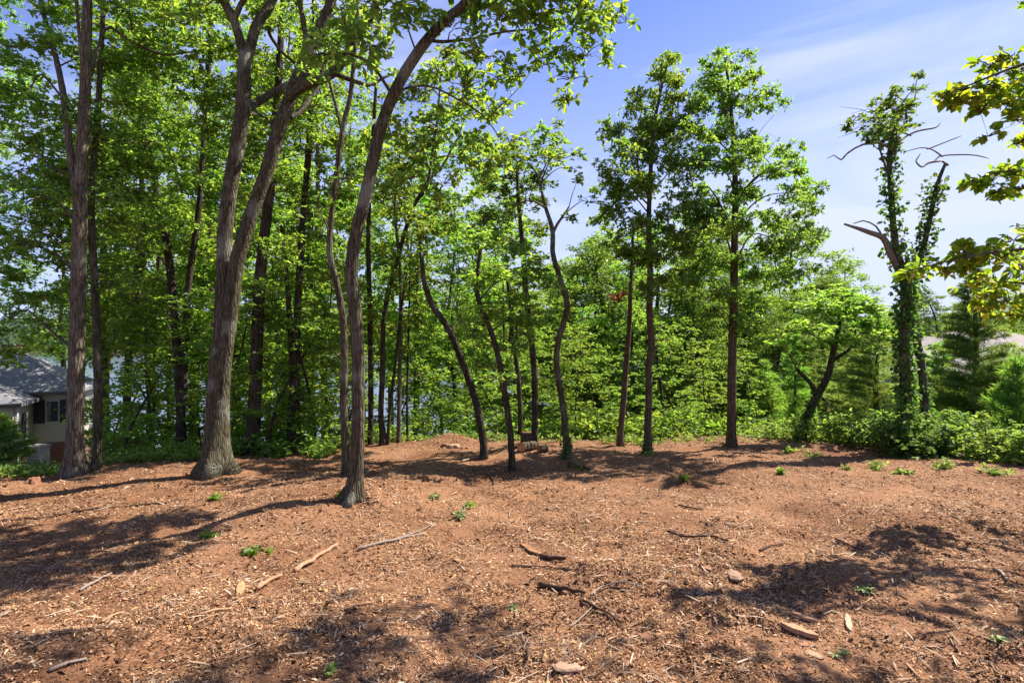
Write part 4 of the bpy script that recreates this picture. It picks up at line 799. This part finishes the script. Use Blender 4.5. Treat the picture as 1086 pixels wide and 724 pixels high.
# little green plants and sprigs lying in the clearing
def sprig(label, pxx, pyy, h, w_, n, leaf='forest', ll=.06, stems=5, name='weed_plant', cat='plant', flat=.5):
    g = G(pxx, pyy); ll *= .75; shrub(name, label, cat, g[0], g[1], h, w_, n, leaf, ll, stems=stems, per=5, flat=flat)
sprig('bright green seedling clump in the middle of the clearing, in front of the oak-like trees', 726, 510, .13, .12, 130, ll=.07)
sprig('small dark green weed right of the bright seedling clump', 828, 503, .14, .11, 110, 'forest', .06)
sprig('weed growing at the foot of the reddish trunk left of the tallest one', 690, 484, .16, .16, 120, 'forest', .06)
sprig('small green seedling at the foot of the curved leaning trunk', 362, 527, .10, .10, 60, 'forest', .06)
sprig('flat green tuft lying in the shade left of the curved leaning trunk', 222, 570, .05, .14, 110, 'forest', .06, flat=.85)
sprig('flat green tuft in the shade in front of the big double trunk', 229, 529, .05, .15, 100, 'forest', .06, flat=.85)
sprig('cut leafy sprig below the tuft, left of the curved leaning trunk', 270, 586, .07, .16, 70, 'forest', .09, flat=.8)
sprig('upright small wilted sprig in the sun right of the curved trunk', 498, 540, .12, .05, 26, 'weed', .08, stems=2)
sprig('pale wilted sprig lying flat right of the curved trunk', 488, 549, .05, .17, 60, 'pale', .09, flat=.8)
sprig('pale sprig lying on mulch in front of the shadow right of the curved trunk', 460, 528, .04, .12, 46, 'pale', .07, flat=.85)
sprig('pale green sprig lying at the edge of the shade, lower right of the clearing', 918, 628, .03, .10, 60, 'pale', .05, flat=.9)
sprig('small green leaf sprig at the bottom edge of the photo', 350, 715, .03, .05, 16, 'weed', .045, stems=2, flat=.9)
sprig('pale mint-coloured sprig lying near the bottom middle', 546, 648, .02, .04, 12, 'pale', .05, stems=2, flat=.9)
sprig('pale sprig half in shade near the bottom right flat stones', 888, 696, .02, .05, 14, 'pale', .045, stems=2, flat=.9)
sprig('pale green leaf spray lying in shade at the bottom right corner', 1062, 684, .02, .06, 14, 'pale', .06, stems=2, flat=.9)
sprig('small leafy weed in front of the low shrubs left of the ivy-wrapped tree', 898, 498, .10, .14, 70, 'weed', .06)
sprig('small weed in the shade between the wavy tree and the reddish trunks', 612, 498, .10, .22, 90, 'oak', .06)

for (p_, q_, h, w_, n, lf, lab) in [(862, 484, .18, .30, 130, 'weed', 'low weeds spilling onto the dirt below the umbrella-crowned tree'), (925, 497, .16, .28, 120, 'weed', 'patch of low weeds on the dirt left of the big shrub round the ivy-wrapped tree'), (1000, 497, .2, .3, 140, 'weed', 'loose weeds on the dirt right of the big shrub round the ivy-wrapped tree'), (1050, 503, .22, .32, 150, 'weed', 'sprawling bright weeds on the dirt near the right edge'),
  (838, 480, .14, .25, 90, 'forest', 'small dark weed patch between the tallest trunk and the umbrella-crowned tree'), (955, 503, .08, .2, 60, 'forest', 'thin dark weeds creeping over the dirt in front of the big shrub')]:
    sprig(lab, p_, q_, h, w_, n, lf, .085, 7)

# ------------------------------------------------------------------ wood: sticks, logs, stumps, slabs
W_TAN = plain('split_wood', (0.34, 0.195, 0.11), .8, .2, .18, 14, .3, (8, 1, 8))
W_GREY = plain('grey_stick', (0.24, 0.19, 0.155), .85, .2, .2, 14, .3, (8, 8, 8))
W_DARK = plain('dark_stick', (0.085, 0.052, 0.036), .9, .1, .25, 14, .3, (8, 8, 8))
W_CUT = plain('fresh_cut_wood', (0.45, 0.22, 0.09), .8, .2, .15, 22)
def stick(label, pts, r, m, name='stick', cat='stick', lift=.01, side=(), sides=7):
    q = np.array([G(*p_) for p_ in pts]); q[:, 2] += lift + r*.6
    o3 = q[0].copy(); n = len(q)
    rr = np.linspace(1, .6, n)*r
    c = catmull(np.hstack([q, rr[:, None]]), .06); c[:, :3] += RNG.normal(size=(len(c), 3))*r*.25
    mb = MB(); tube(mb, c[:, :3], c[:, 3], sides, .35)
    tube(mb, c[::-1][-2:, :3], c[::-1][-2:, 3], sides, .2)
    for s_ in side:
        e = np.array([G(*p_) for p_ in s_]); e[:, 2] += lift + r*.5
        c2 = catmull(np.hstack([e, np.linspace(r*.55, r*.3, len(e))[:, None]]), .05); tube(mb, c2[:, :3], c2[:, 3], 5, .3)
    return tag(link(name, mb.mesh(name, m, (0, 0, 0))), label, cat)
stick('long pale split stick lying on the sunlit mulch left of centre', [(313, 608), (335, 594), (358, 578)], .022, W_TAN)
stick('long grey branch lying right of the pale split stick', [(382, 583), (410, 576), (450, 567)], .016, W_GREY, side=[[(415, 575), (440, 566), (462, 556)]])
stick('short pale wood piece left of the long pale split stick', [(272, 627), (286, 619), (300, 612)], .02, W_TAN)
stick('dark bare branch lying across the middle of the clearing', [(708, 565), (730, 571), (752, 570), (772, 575)], .014, W_DARK, side=[[(730, 571), (722, 568), (712, 570)]])
stick('short dark stick behind the dark bare branch', [(720, 537), (732, 540), (746, 541)], .012, W_DARK)
stick('thick brown stick at the bottom middle with one end in shade', [(573, 623), (595, 627), (620, 632)], .022, W_DARK)
stick('long thin tan stick lying above the thick brown one at the bottom middle', [(542, 601), (570, 602), (606, 605)], .012, W_TAN)
stick('curved twig with side shoots arching over the shade at the bottom middle', [(626, 636), (640, 627), (660, 623), (676, 625)], .008, W_GREY, lift=.03, side=[[(630, 634), (645, 650), (660, 662)]])
stick('dark twig running from the curved twig down into shade', [(618, 640), (640, 652), (662, 665)], .010, W_DARK, lift=.02)
stick('thin forked twig in shade left of the dark twig', [(604, 668), (620, 655), (634, 640)], .006, W_GREY, lift=.02)
stick('dark bark chunk beside a rusty leaf at the bottom middle', [(573, 592), (585, 594), (600, 595)], .028, W_DARK, 'bark_chunk', 'bark')
stick('pale stick pointing up at the edge of shade, lower right', [(907, 651), (915, 644), (925, 636)], .008, W_TAN)
stick('brown stick at the bottom right corner', [(962, 708), (970, 716), (976, 723)], .010, W_TAN)
stick('small tan stick near the bottom edge left of centre', [(210, 656), (228, 650), (246, 648)], .012, W_TAN)
stick('grey stick at the bottom left', [(52, 714), (70, 707), (92, 703)], .012, W_GREY)
stick('tan stick right of the grey one at the bottom left', [(108, 662), (120, 655), (131, 651)], .010, W_TAN)
stick('thin bowed twig lying in the shade at the left', [(50, 606), (75, 603), (98, 615)], .006, W_GREY, lift=.02)
stick('thin straight branch lying on the shaded mulch at the left', [(84, 628), (100, 620), (118, 610)], .012, W_GREY)
stick('tan splinter left of the bottom middle', [(366, 648), (380, 643), (396, 641)], .010, W_TAN)
stick('crooked branch lying in the shade beside the small bent tree', [(499, 514), (506, 506), (516, 503), (523, 508), (524, 515)], .016, W_DARK, lift=.0)
stick('brown branch lying in the shade right of the wavy tree', [(604, 494), (615, 497), (627, 499)], .05, W_DARK)
stick('thin branch lying on the crest left of the broken snag', [(490, 490), (500, 487), (512, 486)], .02, W_GREY)
stick('dark root-like stick in the shade right of centre', [(805, 585), (818, 580), (832, 579)], .010, W_DARK)
stick('thin grey stick in the shade at the right side', [(886, 573), (902, 580), (915, 585)], .010, W_DARK)
stick('grey strip of bark in the shade near the right edge', [(1056, 606), (1062, 611), (1068, 617)], .018, W_GREY)

def slab(label, p0, p1, wd, th, m, name='wood_slab', cat='wood'):
    a, b = G(*p0), G(*p1); c = (a+b)/2; ln = np.linalg.norm(b-a)
    rz = math.atan2(b[1]-a[1], b[0]-a[0]); mb = MB()
    n = 7; u = np.linspace(-.5, .5, n); rows = []
    for k in range(n):
        w2 = wd*.5*(1-.8*abs(u[k]*2)**3)*RNG.uniform(.8, 1.1); o_ = RNG.normal()*wd*.06
        rows.append([[u[k]*ln, o_-w2, 0], [u[k]*ln, o_-w2*.9, th], [u[k]*ln, o_+w2*.9, th*RNG.uniform(.8, 1.2)], [u[k]*ln, o_+w2, 0]])
    v = np.array(rows).reshape(-1, 3); q = []
    for k in range(n-1):
        for j in range(4): q.append((k*4+j, k*4+(j+1) % 4, (k+1)*4+(j+1) % 4, (k+1)*4+j))
    q += [(0, 3, 2, 1), ((n-1)*4, (n-1)*4+1, (n-1)*4+2, (n-1)*4+3)]
    R = np.array([[math.cos(rz), -math.sin(rz), 0], [math.sin(rz), math.cos(rz), 0], [0, 0, 1]])
    v = v @ R.T; s_ = (b[2]-a[2])/max(ln, .01)
    v[:, 2] += s_*(v[:, 0]*math.cos(rz)+v[:, 1]*math.sin(rz)); mb.add(v + c + [0, 0, .004], q)
    tag(link(name, mb.mesh(name, m, smooth=False)), label, cat)
slab('long split brown slab lying flat at the lower right', (828, 664), (868, 680), .07, .03, W_TAN)
slab('short tan wood chip slab above the long split slab', (839, 653), (866, 661), .05, .02, W_TAN)
slab('pale oval wood chip standing out in the sun at the lower right', (898, 654), (902, 671), .05, .02, plain('pale_wood', (.42, .29, .19), .8, .2, .12, 20))
slab('tan dry slab in the sunlit mulch left of centre', (253, 632), (258, 618), .07, .015, plain('yellow_wood', (.36, .22, .11), .8, .2, .15, 20))
slab('rusty brown dry leaf-shaped slab beside the dark bark chunk', (552, 578), (574, 590), .08, .02, plain('rusty_bark', (.24, .12, .055), .85, .2, .2, 18))

# stones
ST = [plain('tan_stone', (0.30, 0.19, 0.125), .9, .2, .12, 9, .3), plain('red_stone', (0.25, 0.12, 0.07), .9, .2, .15, 9, .3), plain('grey_stone', (0.33, 0.25, 0.19), .9, .2, .12, 9, .3)]
def stone(label, pxx, pyy, wpx, hf=.35, m=0, name='stone', cat='stone', z=0.0):
    g = G(pxx, pyy); r = wpx/FPX*g[1]/2
    bm = []; nu, nv = 14, 8; mb = MB(); a_, s_ = RNG.uniform(0, 6.28), RNG.integers(1, 999)
    th = np.linspace(0, PI, nv); ph = np.linspace(0, 2*PI, nu, endpoint=False)
    T_, F_ = np.meshgrid(th, ph, indexing='ij')
    d = np.stack([np.sin(T_)*np.cos(F_), np.sin(T_)*np.sin(F_), np.cos(T_)], -1)
    rr = 0.60 + .85*fbm(d[..., 0]*1.6+d[..., 2]*1.1+7, d[..., 1]*1.6+9, int(s_), 3)
    v = d*rr[..., None]; v[..., 2] = np.clip(v[..., 2], -.5, .62); v = v*np.array([r, r*.8, r*hf*1.6])
    R = np.array([[math.cos(a_), -math.sin(a_), 0], [math.sin(a_), math.cos(a_), 0], [0, 0, 1]])
    i, j = np.meshgrid(np.arange(nv-1), np.arange(nu), indexing='ij')
    q = np.stack([i*nu+j, (i+1)*nu+j, (i+1)*nu+(j+1) % nu, i*nu+(j+1) % nu], -1).reshape(-1, 4)
    mb.add(v.reshape(-1, 3) @ R.T + g + [0, 0, r*hf*.02+z], q)
    tag(link(name, mb.mesh(name, ST[m], smooth=False)), label, cat)
stone('pale angular stone in the sun, right of the shadow in the middle', 778, 612, 20, .35, 0)
stone('small tan stone left of the pale angular stone', 750, 604, 11, .3, 1)
stone('flat reddish stone in the shade at the bottom middle', 685, 676, 17, .2, 1)
stone('tan flat stone right of the reddish slab at the lower right', 862, 695, 17, .2, 0)
stone('small flat stone left of the tan one at the lower right', 852, 684, 13, .2, 1)
stone('reddish stone half buried at the bottom, left of the big flat one', 565, 683, 16, .2, 1)
stone('large flat tan stone at the bottom edge', 601, 710, 27, .18, 0)
stone('flat tan stone behind the large one at the bottom edge', 600, 692, 16, .18, 0)
stone('brown stone at the mulch edge in front of the pale-barked tree', 36, 512, 14, .8, 1)
stone('reddish stone in front of the shade right of the curved trunk', 612, 544, 9, .4, 1)
stone('small reddish stone in the middle of the clearing', 683, 544, 10, .4, 1)
stone('small pale stone in the sun below the seedling clump', 772, 556, 6, .4, 2)
stone('pale boulder in the dirt pile on the crest', 482, 474, 14, .5, 0, z=-.02)
stone('smaller reddish boulder at the left of the dirt pile', 473, 472, 10, .5, 1, z=-.02)
stone('small reddish boulder at the right of the dirt pile', 493, 475, 9, .5, 1, z=-.02)

# stumps and cut logs on the crest, between the slim trees
def stump(label, pxx, pyy, r, h):
    g = G(pxx, pyy); mb = MB(); t = thing('stump', label, 'stump', g)
    tube(mb, [g-[0, 0, .1], g+[0, 0, h*.4], g+[.01, 0, h]], [r*1.25, r, r*.95], 12, .15, .3, cap=False); part(mb, 'bark', BARK['red'], t, g)
    mb = MB(); a = np.linspace(0, 2*PI, 12, endpoint=False); v = np.vstack([[g[0]+.01, g[1], g[2]+h+.004], np.stack([g[0]+.01+np.cos(a)*r*.94, g[1]+np.sin(a)*r*.94, np.full(12, g[2]+h)], 1)])
    mb.add(v, None, [(0, k+1, (k+1) % 12+1) for k in range(12)]); part(mb, 'cut_top', W_CUT, t, g)
stump('rough cut stump between the two slim trees on the crest', 559, 473, .15, .30)
def log(label, p0, p1, r):
    a, b = G(*p0), G(*p1); a[2] += r*.9; b[2] += r*.9; t = thing('log', label, 'log', a); mb = MB()
    tube(mb, np.array([a, (a+b)/2, b]), [r, r*.95, r*.9], 10, .12, cap=False); part(mb, 'bark', BARK['red'], t, a)
    d = nrm(b-a); u = nrm(np.cross(d, [0, 0, 1])); w2 = np.cross(u, d)
    for c, rr, sg in ((a, r, -1), (b, r*.9, 1)):
        mb = MB(); an = np.linspace(0, 2*PI, 10, endpoint=False)
        v = np.vstack([c + d*sg*.004, c + np.cos(an)[:, None]*u*rr*.97 + np.sin(an)[:, None]*w2*rr*.97]); mb.add(v, None, [(0, k+1, (k+1) % 10+1) for k in range(10)])
        part(mb, 'cut_end', W_CUT, t, a, False)
log('short cut log with an orange end lying in front of the stump', (553, 479), (568, 476), .10)
log('cut log lying right of the orange-ended one on the crest', (571, 480), (580, 479), .08)

# ------------------------------------------------------------------ wood chips and litter covering the clearing: nobody could count them
def chips(n, name, cols, lmin, lmax, wr, seed, label, dens_thr, tilt=.35, patch=60):
    r = np.random.default_rng(seed)
    Y = 2.6*np.exp(r.random(n)*math.log(15.2/2.6)); x = (r.random(n)*2-1)*Y*.98
    k = (r.random(n) < clearing_mask(x, Y)) & (r.random(n) < .07 + .93*sst(dens_thr-.10, dens_thr+.12, fbm(x/.9, Y/.9, patch, 4)*.6 + fbm(x/.25, Y/.25, patch+1, 3)*.4)); x, Y = x[k], Y[k]; n = len(x)
    ln = np.exp(r.uniform(math.log(lmin), math.log(lmax), n))*(.8+.5*np.minimum(Y/9, 1)); a = r.uniform(0, 2*PI, n)
    ax = np.stack([np.cos(a), np.sin(a), r.normal(size=n)*tilt], 1); nor = nrm(np.stack([r.normal(size=n)*tilt*1.2, r.normal(size=n)*tilt*1.2, np.ones(n)], 1))
    pos = np.stack([x, Y, terrain(x, Y) + ln*.10 + .004], 1); axn = nrm(ax)
    w2 = (ln*r.uniform(wr[0], wr[1], n)*.5)[:, None]; ln_ = ln[:, None]
    nr = nrm(nor - axn*np.sum(axn*nor, 1, keepdims=True)); s = np.cross(axn, nr)
    b0, b1 = r.uniform(.5, 1, (n, 1)), r.uniform(.25, 1, (n, 1))
    p0, p1 = pos - axn*ln_*.5, pos + axn*ln_*.5
    v = np.stack([p0 - s*w2*b0, p0 + s*w2*b1, pos + s*w2 + nr*w2*.5, p1 + s*w2*b0*.7, p1 - s*w2*b1, pos - s*w2 + nr*w2*.3], 1).reshape(-1, 3)
    b = np.arange(n)[:, None]*6; mb = MB(); mb.add(v, np.concatenate([b+[[0, 1, 2, 5]], b+[[5, 2, 3, 4]]]))
    tag(link(name, mb.mesh(name, island_mat(name, cols), smooth=False)), label, 'wood chips', kind='stuff')
chips(70000, 'old_mulch', [(.035, .018, .010), (.075, .036, .018), (.13, .062, .03), (.20, .10, .05)], .008, .05, (.15, .5), 15, 'dark older bark mulch lying in patches over the clearing', .53, .5, 90)
chips(480000, 'wood_chips', [(.07, .034, .016), (.175, .083, .040), (.31, .158, .076), (.41, .230, .122), (.52, .335, .195)], .006, .028, (.18, .5), 5, 'reddish brown wood chips and bark mulch covering the clearing', .455)
chips(70000, 'pale_chips', [(.30, .16, .075), (.44, .27, .14), (.57, .39, .23), (.62, .48, .33)], .008, .04, (.14, .4), 6, 'pale splinters and dry leaf scraps scattered over the mulch', .55, .35, 70)
chips(5000, 'dry_leaves', [(.16, .075, .03), (.28, .15, .06), (.40, .26, .11), (.30, .12, .04)], .02, .055, (.4, .7), 8, 'dry fallen leaves scattered over the mulch', .50, .5)

chips(16000, 'twig_litter', [(.07, .04, .025), (.16, .10, .065), (.30, .21, .14), (.46, .35, .25)], .03, .14, (.05, .11), 9, 'thin twig fragments and fibres scattered over the mulch', .5, .12)

# ------------------------------------------------------------------ houses
def siding_mat(name, col):
    m, nt, o = mat(name); l = nt.links.new
    tc = N(nt, 'ShaderNodeTexCoord'); s = N(nt, 'ShaderNodeSeparateXYZ'); l(tc.outputs['Object'], s.inputs[0])
    f = N(nt, 'ShaderNodeMath', operation='MULTIPLY'); f.inputs[1].default_value = 5.2; l(s.outputs['Z'], f.inputs[0])
    g = N(nt, 'ShaderNodeMath', operation='FRACT'); l(f.outputs[0], g.inputs[0])
    b = N(nt, 'ShaderNodeBump'); b.inputs['Strength'].default_value = .8; b.inputs['Distance'].default_value = .05; l(g.outputs[0], b.inputs['Height'])
    p = N(nt, 'ShaderNodeBsdfPrincipled'); p.inputs['Base Color'].default_value = (*col, 1); p.inputs['Roughness'].default_value = .7; l(b.outputs[0], p.inputs['Normal']); l(p.outputs[0], o.inputs[0]); return m
def brick_mat(name, c1, c2, mortar, scale, w_=.5, h=.25):
    m, nt, o = mat(name); l = nt.links.new
    tc = N(nt, 'ShaderNodeTexCoord'); mp = N(nt, 'ShaderNodeMapping'); mp.inputs['Rotation'].default_value = (PI/2, 0, 0); l(tc.outputs['Object'], mp.inputs[0])
    b = N(nt, 'ShaderNodeTexBrick'); b.inputs['Color1'].default_value = (*c1, 1); b.inputs['Color2'].default_value = (*c2, 1); b.inputs['Mortar'].default_value = (*mortar, 1); b.inputs['Scale'].default_value = scale; b.inputs['Mortar Size'].default_value = .012
    l(mp.outputs[0], b.inputs['Vector'])
    p = N(nt, 'ShaderNodeBsdfPrincipled'); p.inputs['Roughness'].default_value = .9; l(b.outputs['Color'], p.inputs['Base Color']); l(p.outputs[0], o.inputs[0]); return m
M_SID = siding_mat('beige_siding', (.46, .44, .39)); M_BRK = brick_mat('red_brick', (.13, .05, .035), (.17, .07, .045), (.3, .27, .24), 3.5)
M_ROOF = brick_mat('roof_shingle', (.15, .145, .16), (.21, .20, .215), (.08, .08, .09), 2.6); M_SHUT = plain('dark_shutter', (.03, .03, .035), .6); M_TRIM = plain('trim_dark', (.07, .06, .055), .6)
M_WHITE = plain('white_trim', (.75, .74, .7), .5); m, nt, o = mat('window_glass'); p = N(nt, 'ShaderNodeBsdfPrincipled'); p.inputs['Base Color'].default_value = (.05, .06, .07, 1); p.inputs['Roughness'].default_value = .08; nt.links.new(p.outputs[0], o.inputs[0]); M_GL = m
def hip_roof(mb, x0, x1, y0, y1, z0, zr, ov=.4, th=.14):
    x0 -= ov; x1 += ov; y0 -= ov; y1 += ov
    if x1-x0 >= y1-y0: d = (y1-y0)/2; r = [(x0+d, (y0+y1)/2, zr), (x1-d, (y0+y1)/2, zr)]; order = 'x'
    else: d = (x1-x0)/2; r = [((x0+x1)/2, y0+d, zr), ((x0+x1)/2, y1-d, zr)]; order = 'y'
    c = [(x0, y0), (x1, y0), (x1, y1), (x0, y1)]
    v = [(*k, z0) for k in c] + [(*k, z0+th) for k in c] + r
    q = [(3, 2, 1, 0)] + [(k, (k+1) % 4, (k+1) % 4+4, k+4) for k in range(4)]
    if order == 'x': q += [(4, 5, 9, 8), (6, 7, 8, 9)]; t = [(5, 6, 9), (7, 4, 8)]
    else: q += [(5, 6, 9, 8), (7, 4, 8, 9)]; t = [(4, 5, 8), (6, 7, 9)]
    mb.add(v, q, t)
def window(root, x, y, z, w_, h, origin, shutters=True):
    """on a wall facing -y"""
    mb = MB(); mb.box((x, y+.02, z), (w_, .06, h)); f = part(mb, 'window', M_GL, root, origin, False)
    mb = MB()
    for s_ in (-1, 1): mb.box((x+s_*(w_/2+.03), y-.01, z), (.06, .10, h+.12)); mb.box((x, y-.012, z+s_*(h/2+.03)), (w_, .10, .06))
    mb.box((x, y-.02, z), (w_, .03, .03)); mb.box((x, y-.022, z), (.03, .03, h)); fr = part(mb, 'frame', M_WHITE, f, (0, 0, 0), False)
    if shutters:
        for s_ in (-1, 1):
            mb = MB(); mb.box((x+s_*(w_/2+.29), y-.03, z), (.42, .05, h+.15)); part(mb, 'shutter', M_SHUT, root, origin, False)
def lake_house():
    Y = 27.0; xr = px(34, Y)+1.4; xc = px(34, Y); gz = CAM_Z-(492-CY)/FPX*Y; ze = CAM_Z-(418-CY)/FPX*Y; zb = CAM_Z-(470-CY)/FPX*Y
    o3 = (xc, Y, gz); t = thing('house', 'beige sided house with a grey shingle roof, below the clearing behind the left trunks', 'house', o3)
    xl = xc-7.5; yl = Y-2.4; zl = CAM_Z-(431-CY)/FPX*(yl)
    mb = MB(); mb.box(((xc+xr)/2, Y+2.5, (zb+ze)/2), (xr-xc, 5, ze-zb)); mb.box(((xl+xc)/2, yl+3.5, (zb+zl)/2), (xc-xl, 7.2, zl-zb)); part(mb, 'wall', M_SID, t, o3, False)
    mb = MB(); mb.box(((xc+xr)/2+.01, Y+2.5, (gz-1+zb)/2), (xr-xc+.08, 5.06, zb-gz+1)); mb.box(((xl+xc)/2, yl+3.5, (gz-1+zb)/2-.01), (xc-xl+.04, 7.27, zb-gz+1)); part(mb, 'foundation', M_BRK, t, o3, False)
    mb = MB(); hip_roof(mb, xc-4.0, xr, Y, Y+5, ze, ze+2.0); hip_roof(mb, xl, xc, yl, yl+7.2, zl+.003, zl+1.9); part(mb, 'roof', M_ROOF, t, o3, False)
    mb = MB(); mb.box(((xc+xr)/2+.2, Y-.47, ze+.05), (xr-xc+.3, .1, .12)); mb.box(((xl+xc)/2, yl-.47, zl+.05), (xc-xl+.8, .1, .12)); part(mb, 'gutter', M_TRIM, t, o3, False)
    window(t, xc+.78, Y, CAM_Z-(437-CY)/FPX*Y, .42, .95, o3)
    window(t, xc-1.3, yl, CAM_Z-(450-CY)/FPX*yl, .7, 1.1, o3, False)
    mb = MB(); mb.box((xc+.03, yl+1.2, zl-1.0), (.06, .45, 1.1)); part(mb, 'shutter', M_SHUT, t, o3, False)
    mb = MB(); tube(mb, [(xc+.09, yl+.15, zl), (xc+.09, yl+.15, gz)], [.05, .05], 8); part(mb, 'downpipe', M_WHITE, t, o3)
    t.rotation_euler = (0, 0, math.radians(25))
    ux, uy = px(41, 25), 25.0; uz = tz(ux, uy)
    u = thing('utility_box', 'grey metal utility box on the ground beside the beige house', 'box', (ux, uy, uz))
    mb = MB(); mb.box((ux, uy, uz+.45), (.55, .55, 1.0)); part(mb, 'case', plain('pale_metal', (.24, .24, .23), .5), u, (ux, uy, uz), False)
    mb = MB(); mb.box((ux, uy, uz+.975), (.62, .62, .06)); part(mb, 'lid', plain('grey_lid', (.27, .27, .26), .5), u, (ux, uy, uz), False)
    mb = MB()
    for k in range(5): mb.box((ux, uy-.285, uz+.30+k*.12), (.42, .02, .03))
    part(mb, 'louvre', M_TRIM, u, (ux, uy, uz), False)
lake_house()
def grey_house():
    Y = 36.0; x0, x1 = px(956, Y), px(1170, Y); zr = CAM_Z+(CY-352)/FPX*Y; gz = tz((x0+x1)/2, Y)-.3; ze = CAM_Z-(400-CY)/FPX*Y
    o3 = ((x0+x1)/2, Y, gz); t = thing('house', 'house with a broad weathered grey roof, behind the conifers at the right', 'house', o3)
    M_R2 = brick_mat('weathered_shingle', (.20, .17, .16), (.26, .225, .21), (.14, .12, .115), 2.4)
    mb = MB(); mb.box(((x0+x1)/2, Y+4, (gz+ze)/2), (x1-x0-1, 7, ze-gz)); part(mb, 'wall', M_SID, t, o3, False)
    mb = MB(); hip_roof(mb, x0+.3, x1, Y, Y+8, ze, zr-.25); part(mb, 'roof', M_R2, t, o3, False)
    mb = MB(); xm = px(1075, Y); hip_roof(mb, xm, x1+2, Y+4, Y+11, zr-1.1, zr+.5); part(mb, 'roof', M_R2, t, o3, False)
    mb = MB(); mb.box(((xm+x1+2)/2, Y+7.5, (gz+zr-1.1)/2), (x1+2-xm-.6, 6.4, zr-1.1-gz)); part(mb, 'wall', M_SID, t, o3, False)
    for k in (.25, .5, .75): window(t, x0+(x1-x0)*k, Y+.5, ze-1.2, .9, 1.3, o3)
grey_house()
# path beside the house
m = plain('path_paving', (.33, .25, .21), .9, .1, .15, 6, .3)
mb = MB(); pts = [(px(2, 17), 16.5), (px(22, 19), 19), (px(30, 21.5), 21.5), (px(34, 24), 24.2)]
c = catmull([[*p_, 0] for p_ in pts], .4)[:, :2]; T_ = nrm(np.gradient(c, axis=0)); nn_ = np.stack([-T_[:, 1], T_[:, 0]], 1)
rows = np.stack([c + nn_*k for k in (.75, .25, -.25, -.75)], 1); v = np.concatenate([rows, (terrain(rows[..., 0], rows[..., 1])+.03)[..., None]], -1)
n = len(c); i, j = np.meshgrid(np.arange(n-1), np.arange(3), indexing='ij'); b = i*4+j
mb.add(v.reshape(-1, 3), np.stack([b, b+1, b+5, b+4], -1)); tag(link('path', mb.mesh('path', m)), kind='structure')
